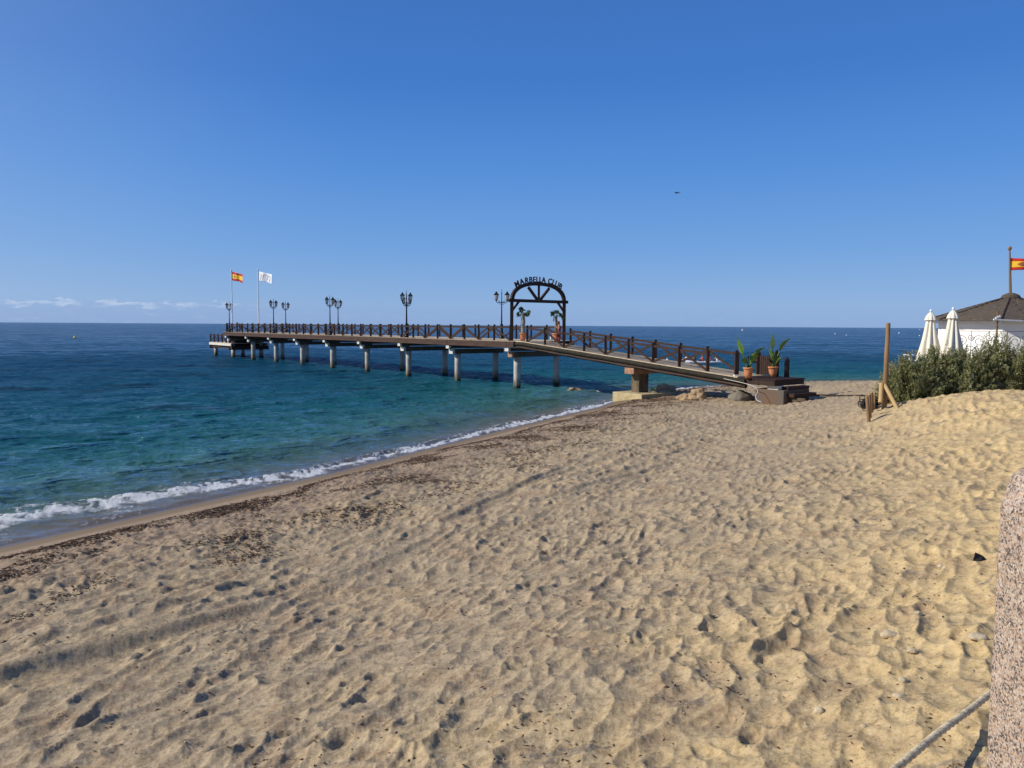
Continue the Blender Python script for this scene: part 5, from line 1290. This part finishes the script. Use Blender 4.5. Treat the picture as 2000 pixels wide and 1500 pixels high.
o = mb.build('rope', M['rope']); tag(o, 'thick twisted rope running from the granite pillar towards the sand', 'rope')

# ---------------------------------------------------------------- stones, weed and litter on the sand
for i, (px, py, w, h, lab) in enumerate(((1737, 1243, 15, 8, 'rounded cream pebble lying alone on the sand left of the pillar'), (1910, 1246, 16, 6, 'flat cream pebble close to the granite pillar'),
        (1793, 1200, 7, 5, 'small pale pebble above the round cream one'), (1838, 1108, 6, 4, 'tiny white pebble in the sand near the pillar'), (1600, 1392, 10, 9, 'pale broken stone in the foreground sand'),
        (1688, 1422, 8, 6, 'pale pebble in the foreground sand left of the rope'), (1782, 1273, 9, 5, 'small yellowish pebble beside the dark weed'), (1764, 1332, 8, 7, 'pinkish pebble below the dark weed'), (1756, 1361, 11, 5, 'flat white pebble in the foreground'))):
    q = on(px, py); k = q.length/FPX; rock('pebble', lab, 'pebble', q+Vector((0, 0, h*k*.25)), (w*k, w*k*.75, h*k), M['pebble'], 60+i, sub=3, rough=.12)
q = on(1914, 1097); k = q.length/FPX
mb = MB(); mb.add([(-12*k, 0, 0), (0, -.02, 0), (14*k, .02, 0), (-8*k, .01, 14*k), (6*k, .02, 8*k), (0, .06, .01)], [(0, 1, 4, 3), (1, 2, 4), (3, 4, 5), (0, 3, 5)])
o = mb.build('dry_leaf', M['blackcloth']); o.location = q+Vector((0, 0, .01)); tag(o, 'dark curled leaf on the sand beside the granite pillar', 'leaf')

def litter(name, mat, n, region, size, seed, mode=0, thick=.25, lift=.004):
    rg = np.random.default_rng(seed); X, Y, Z, radii, th = GX; N = n*30
    N = min(N, 1600000); r, a = region(rg, N); x = r*np.sin(a); y = r*np.cos(a); t, al = shore_t(x, y)
    if mode == 1:      # weed wrack: a line just above the wet sand and patches behind it
        line = np.exp(-((t-1.75-.35*np.sin(al*.35)-.2*np.sin(al*1.1)-.25*perlin(al*.8, al*0, 3))/.26)**2)*np.clip(.7+1.2*perlin(al*.5, al*0+4, 6), .15, 1)
        patch = np.clip(fbm(x*.55, y*.55, 77, 4, .6)*1.5+.22*np.clip((y-10)/18, 0, 1), 0, 2)*((t > 1.6) & (t < 8))*np.clip(1-(t-2)/5.5, 0, 1)
        pr = np.minimum(1, line*.9+patch*.8)
    elif mode == 2: pr = (t > 2)*1.0
    else: pr = (t > 2)*(.15+.85*np.clip(perlin(x*.8, y*.8, 5)*2, 0, 1))
    k = np.nonzero(rg.random(N) < pr)[0][:n]; x, y, r = x[k], y[k], r[k]; m = len(k)
    i = np.clip(np.searchsorted(radii, r), 0, len(radii)-1); j = np.clip(np.searchsorted(th, np.degrees(np.arctan2(x, y))), 0, len(th)-1)
    c = np.stack([x, y, Z[i, j]+lift], -1); L = (size*rg.uniform(.4, 1.5, m)*(1+r*.012))[:, None]; h = rg.uniform(0, 6.28, m)
    d = np.stack([np.cos(h), np.sin(h), rg.normal(0, .12, m)], -1); s_ = np.stack([-np.sin(h), np.cos(h), h*0], -1)*L*thick*rg.uniform(.5, 1.3, m)[:, None]
    u = np.zeros((m, 3)); u[:, 2] = L[:, 0]*thick*.9
    V = np.stack([c-d*L, c+s_, c+d*L, c-s_, c+u+s_*rg.normal(0, .4, m)[:, None]], 1).reshape(-1, 3)
    b = np.arange(m)[:, None, None]*5; F = (np.array([(0, 1, 4), (1, 2, 4), (2, 3, 4), (3, 0, 4)])[None]+b).reshape(-1, 3)
    return np_mesh(name, V, F, mat, False)
def reg_far(rg, n): return 9+46*rg.random(n)**1.2, np.radians(-36+66*rg.random(n))
def reg_near(rg, n): return 2.2+16*rg.random(n)**1.5, np.radians(-36+72*rg.random(n))
o = litter('seaweed_wrack', M['weed'], 42000, reg_far, .032, 1, 1, .26); tag(o, 'dark brown seaweed scraps strewn along the tide line', 'seaweed', kind='stuff')
o = litter('beach_litter', M['twig'], 1500, reg_near, .020, 2, 2, .16); tag(o, 'tiny twigs and straw scattered over the sand', 'twigs', kind='stuff')
o = litter('dark_crumbs', M['weed'], 2600, reg_near, .017, 4, 3, .4); tag(o, 'dark crumbs of wood and weed scattered in the sand', 'debris', kind='stuff')
o = litter('shell_gravel', M['pebble'], 2600, reg_near, .0075, 3, 2, .6); tag(o, 'pale grit and shell fragments scattered over the sand', 'grit', kind='stuff')

for o in LATE: C.objects.link(o)
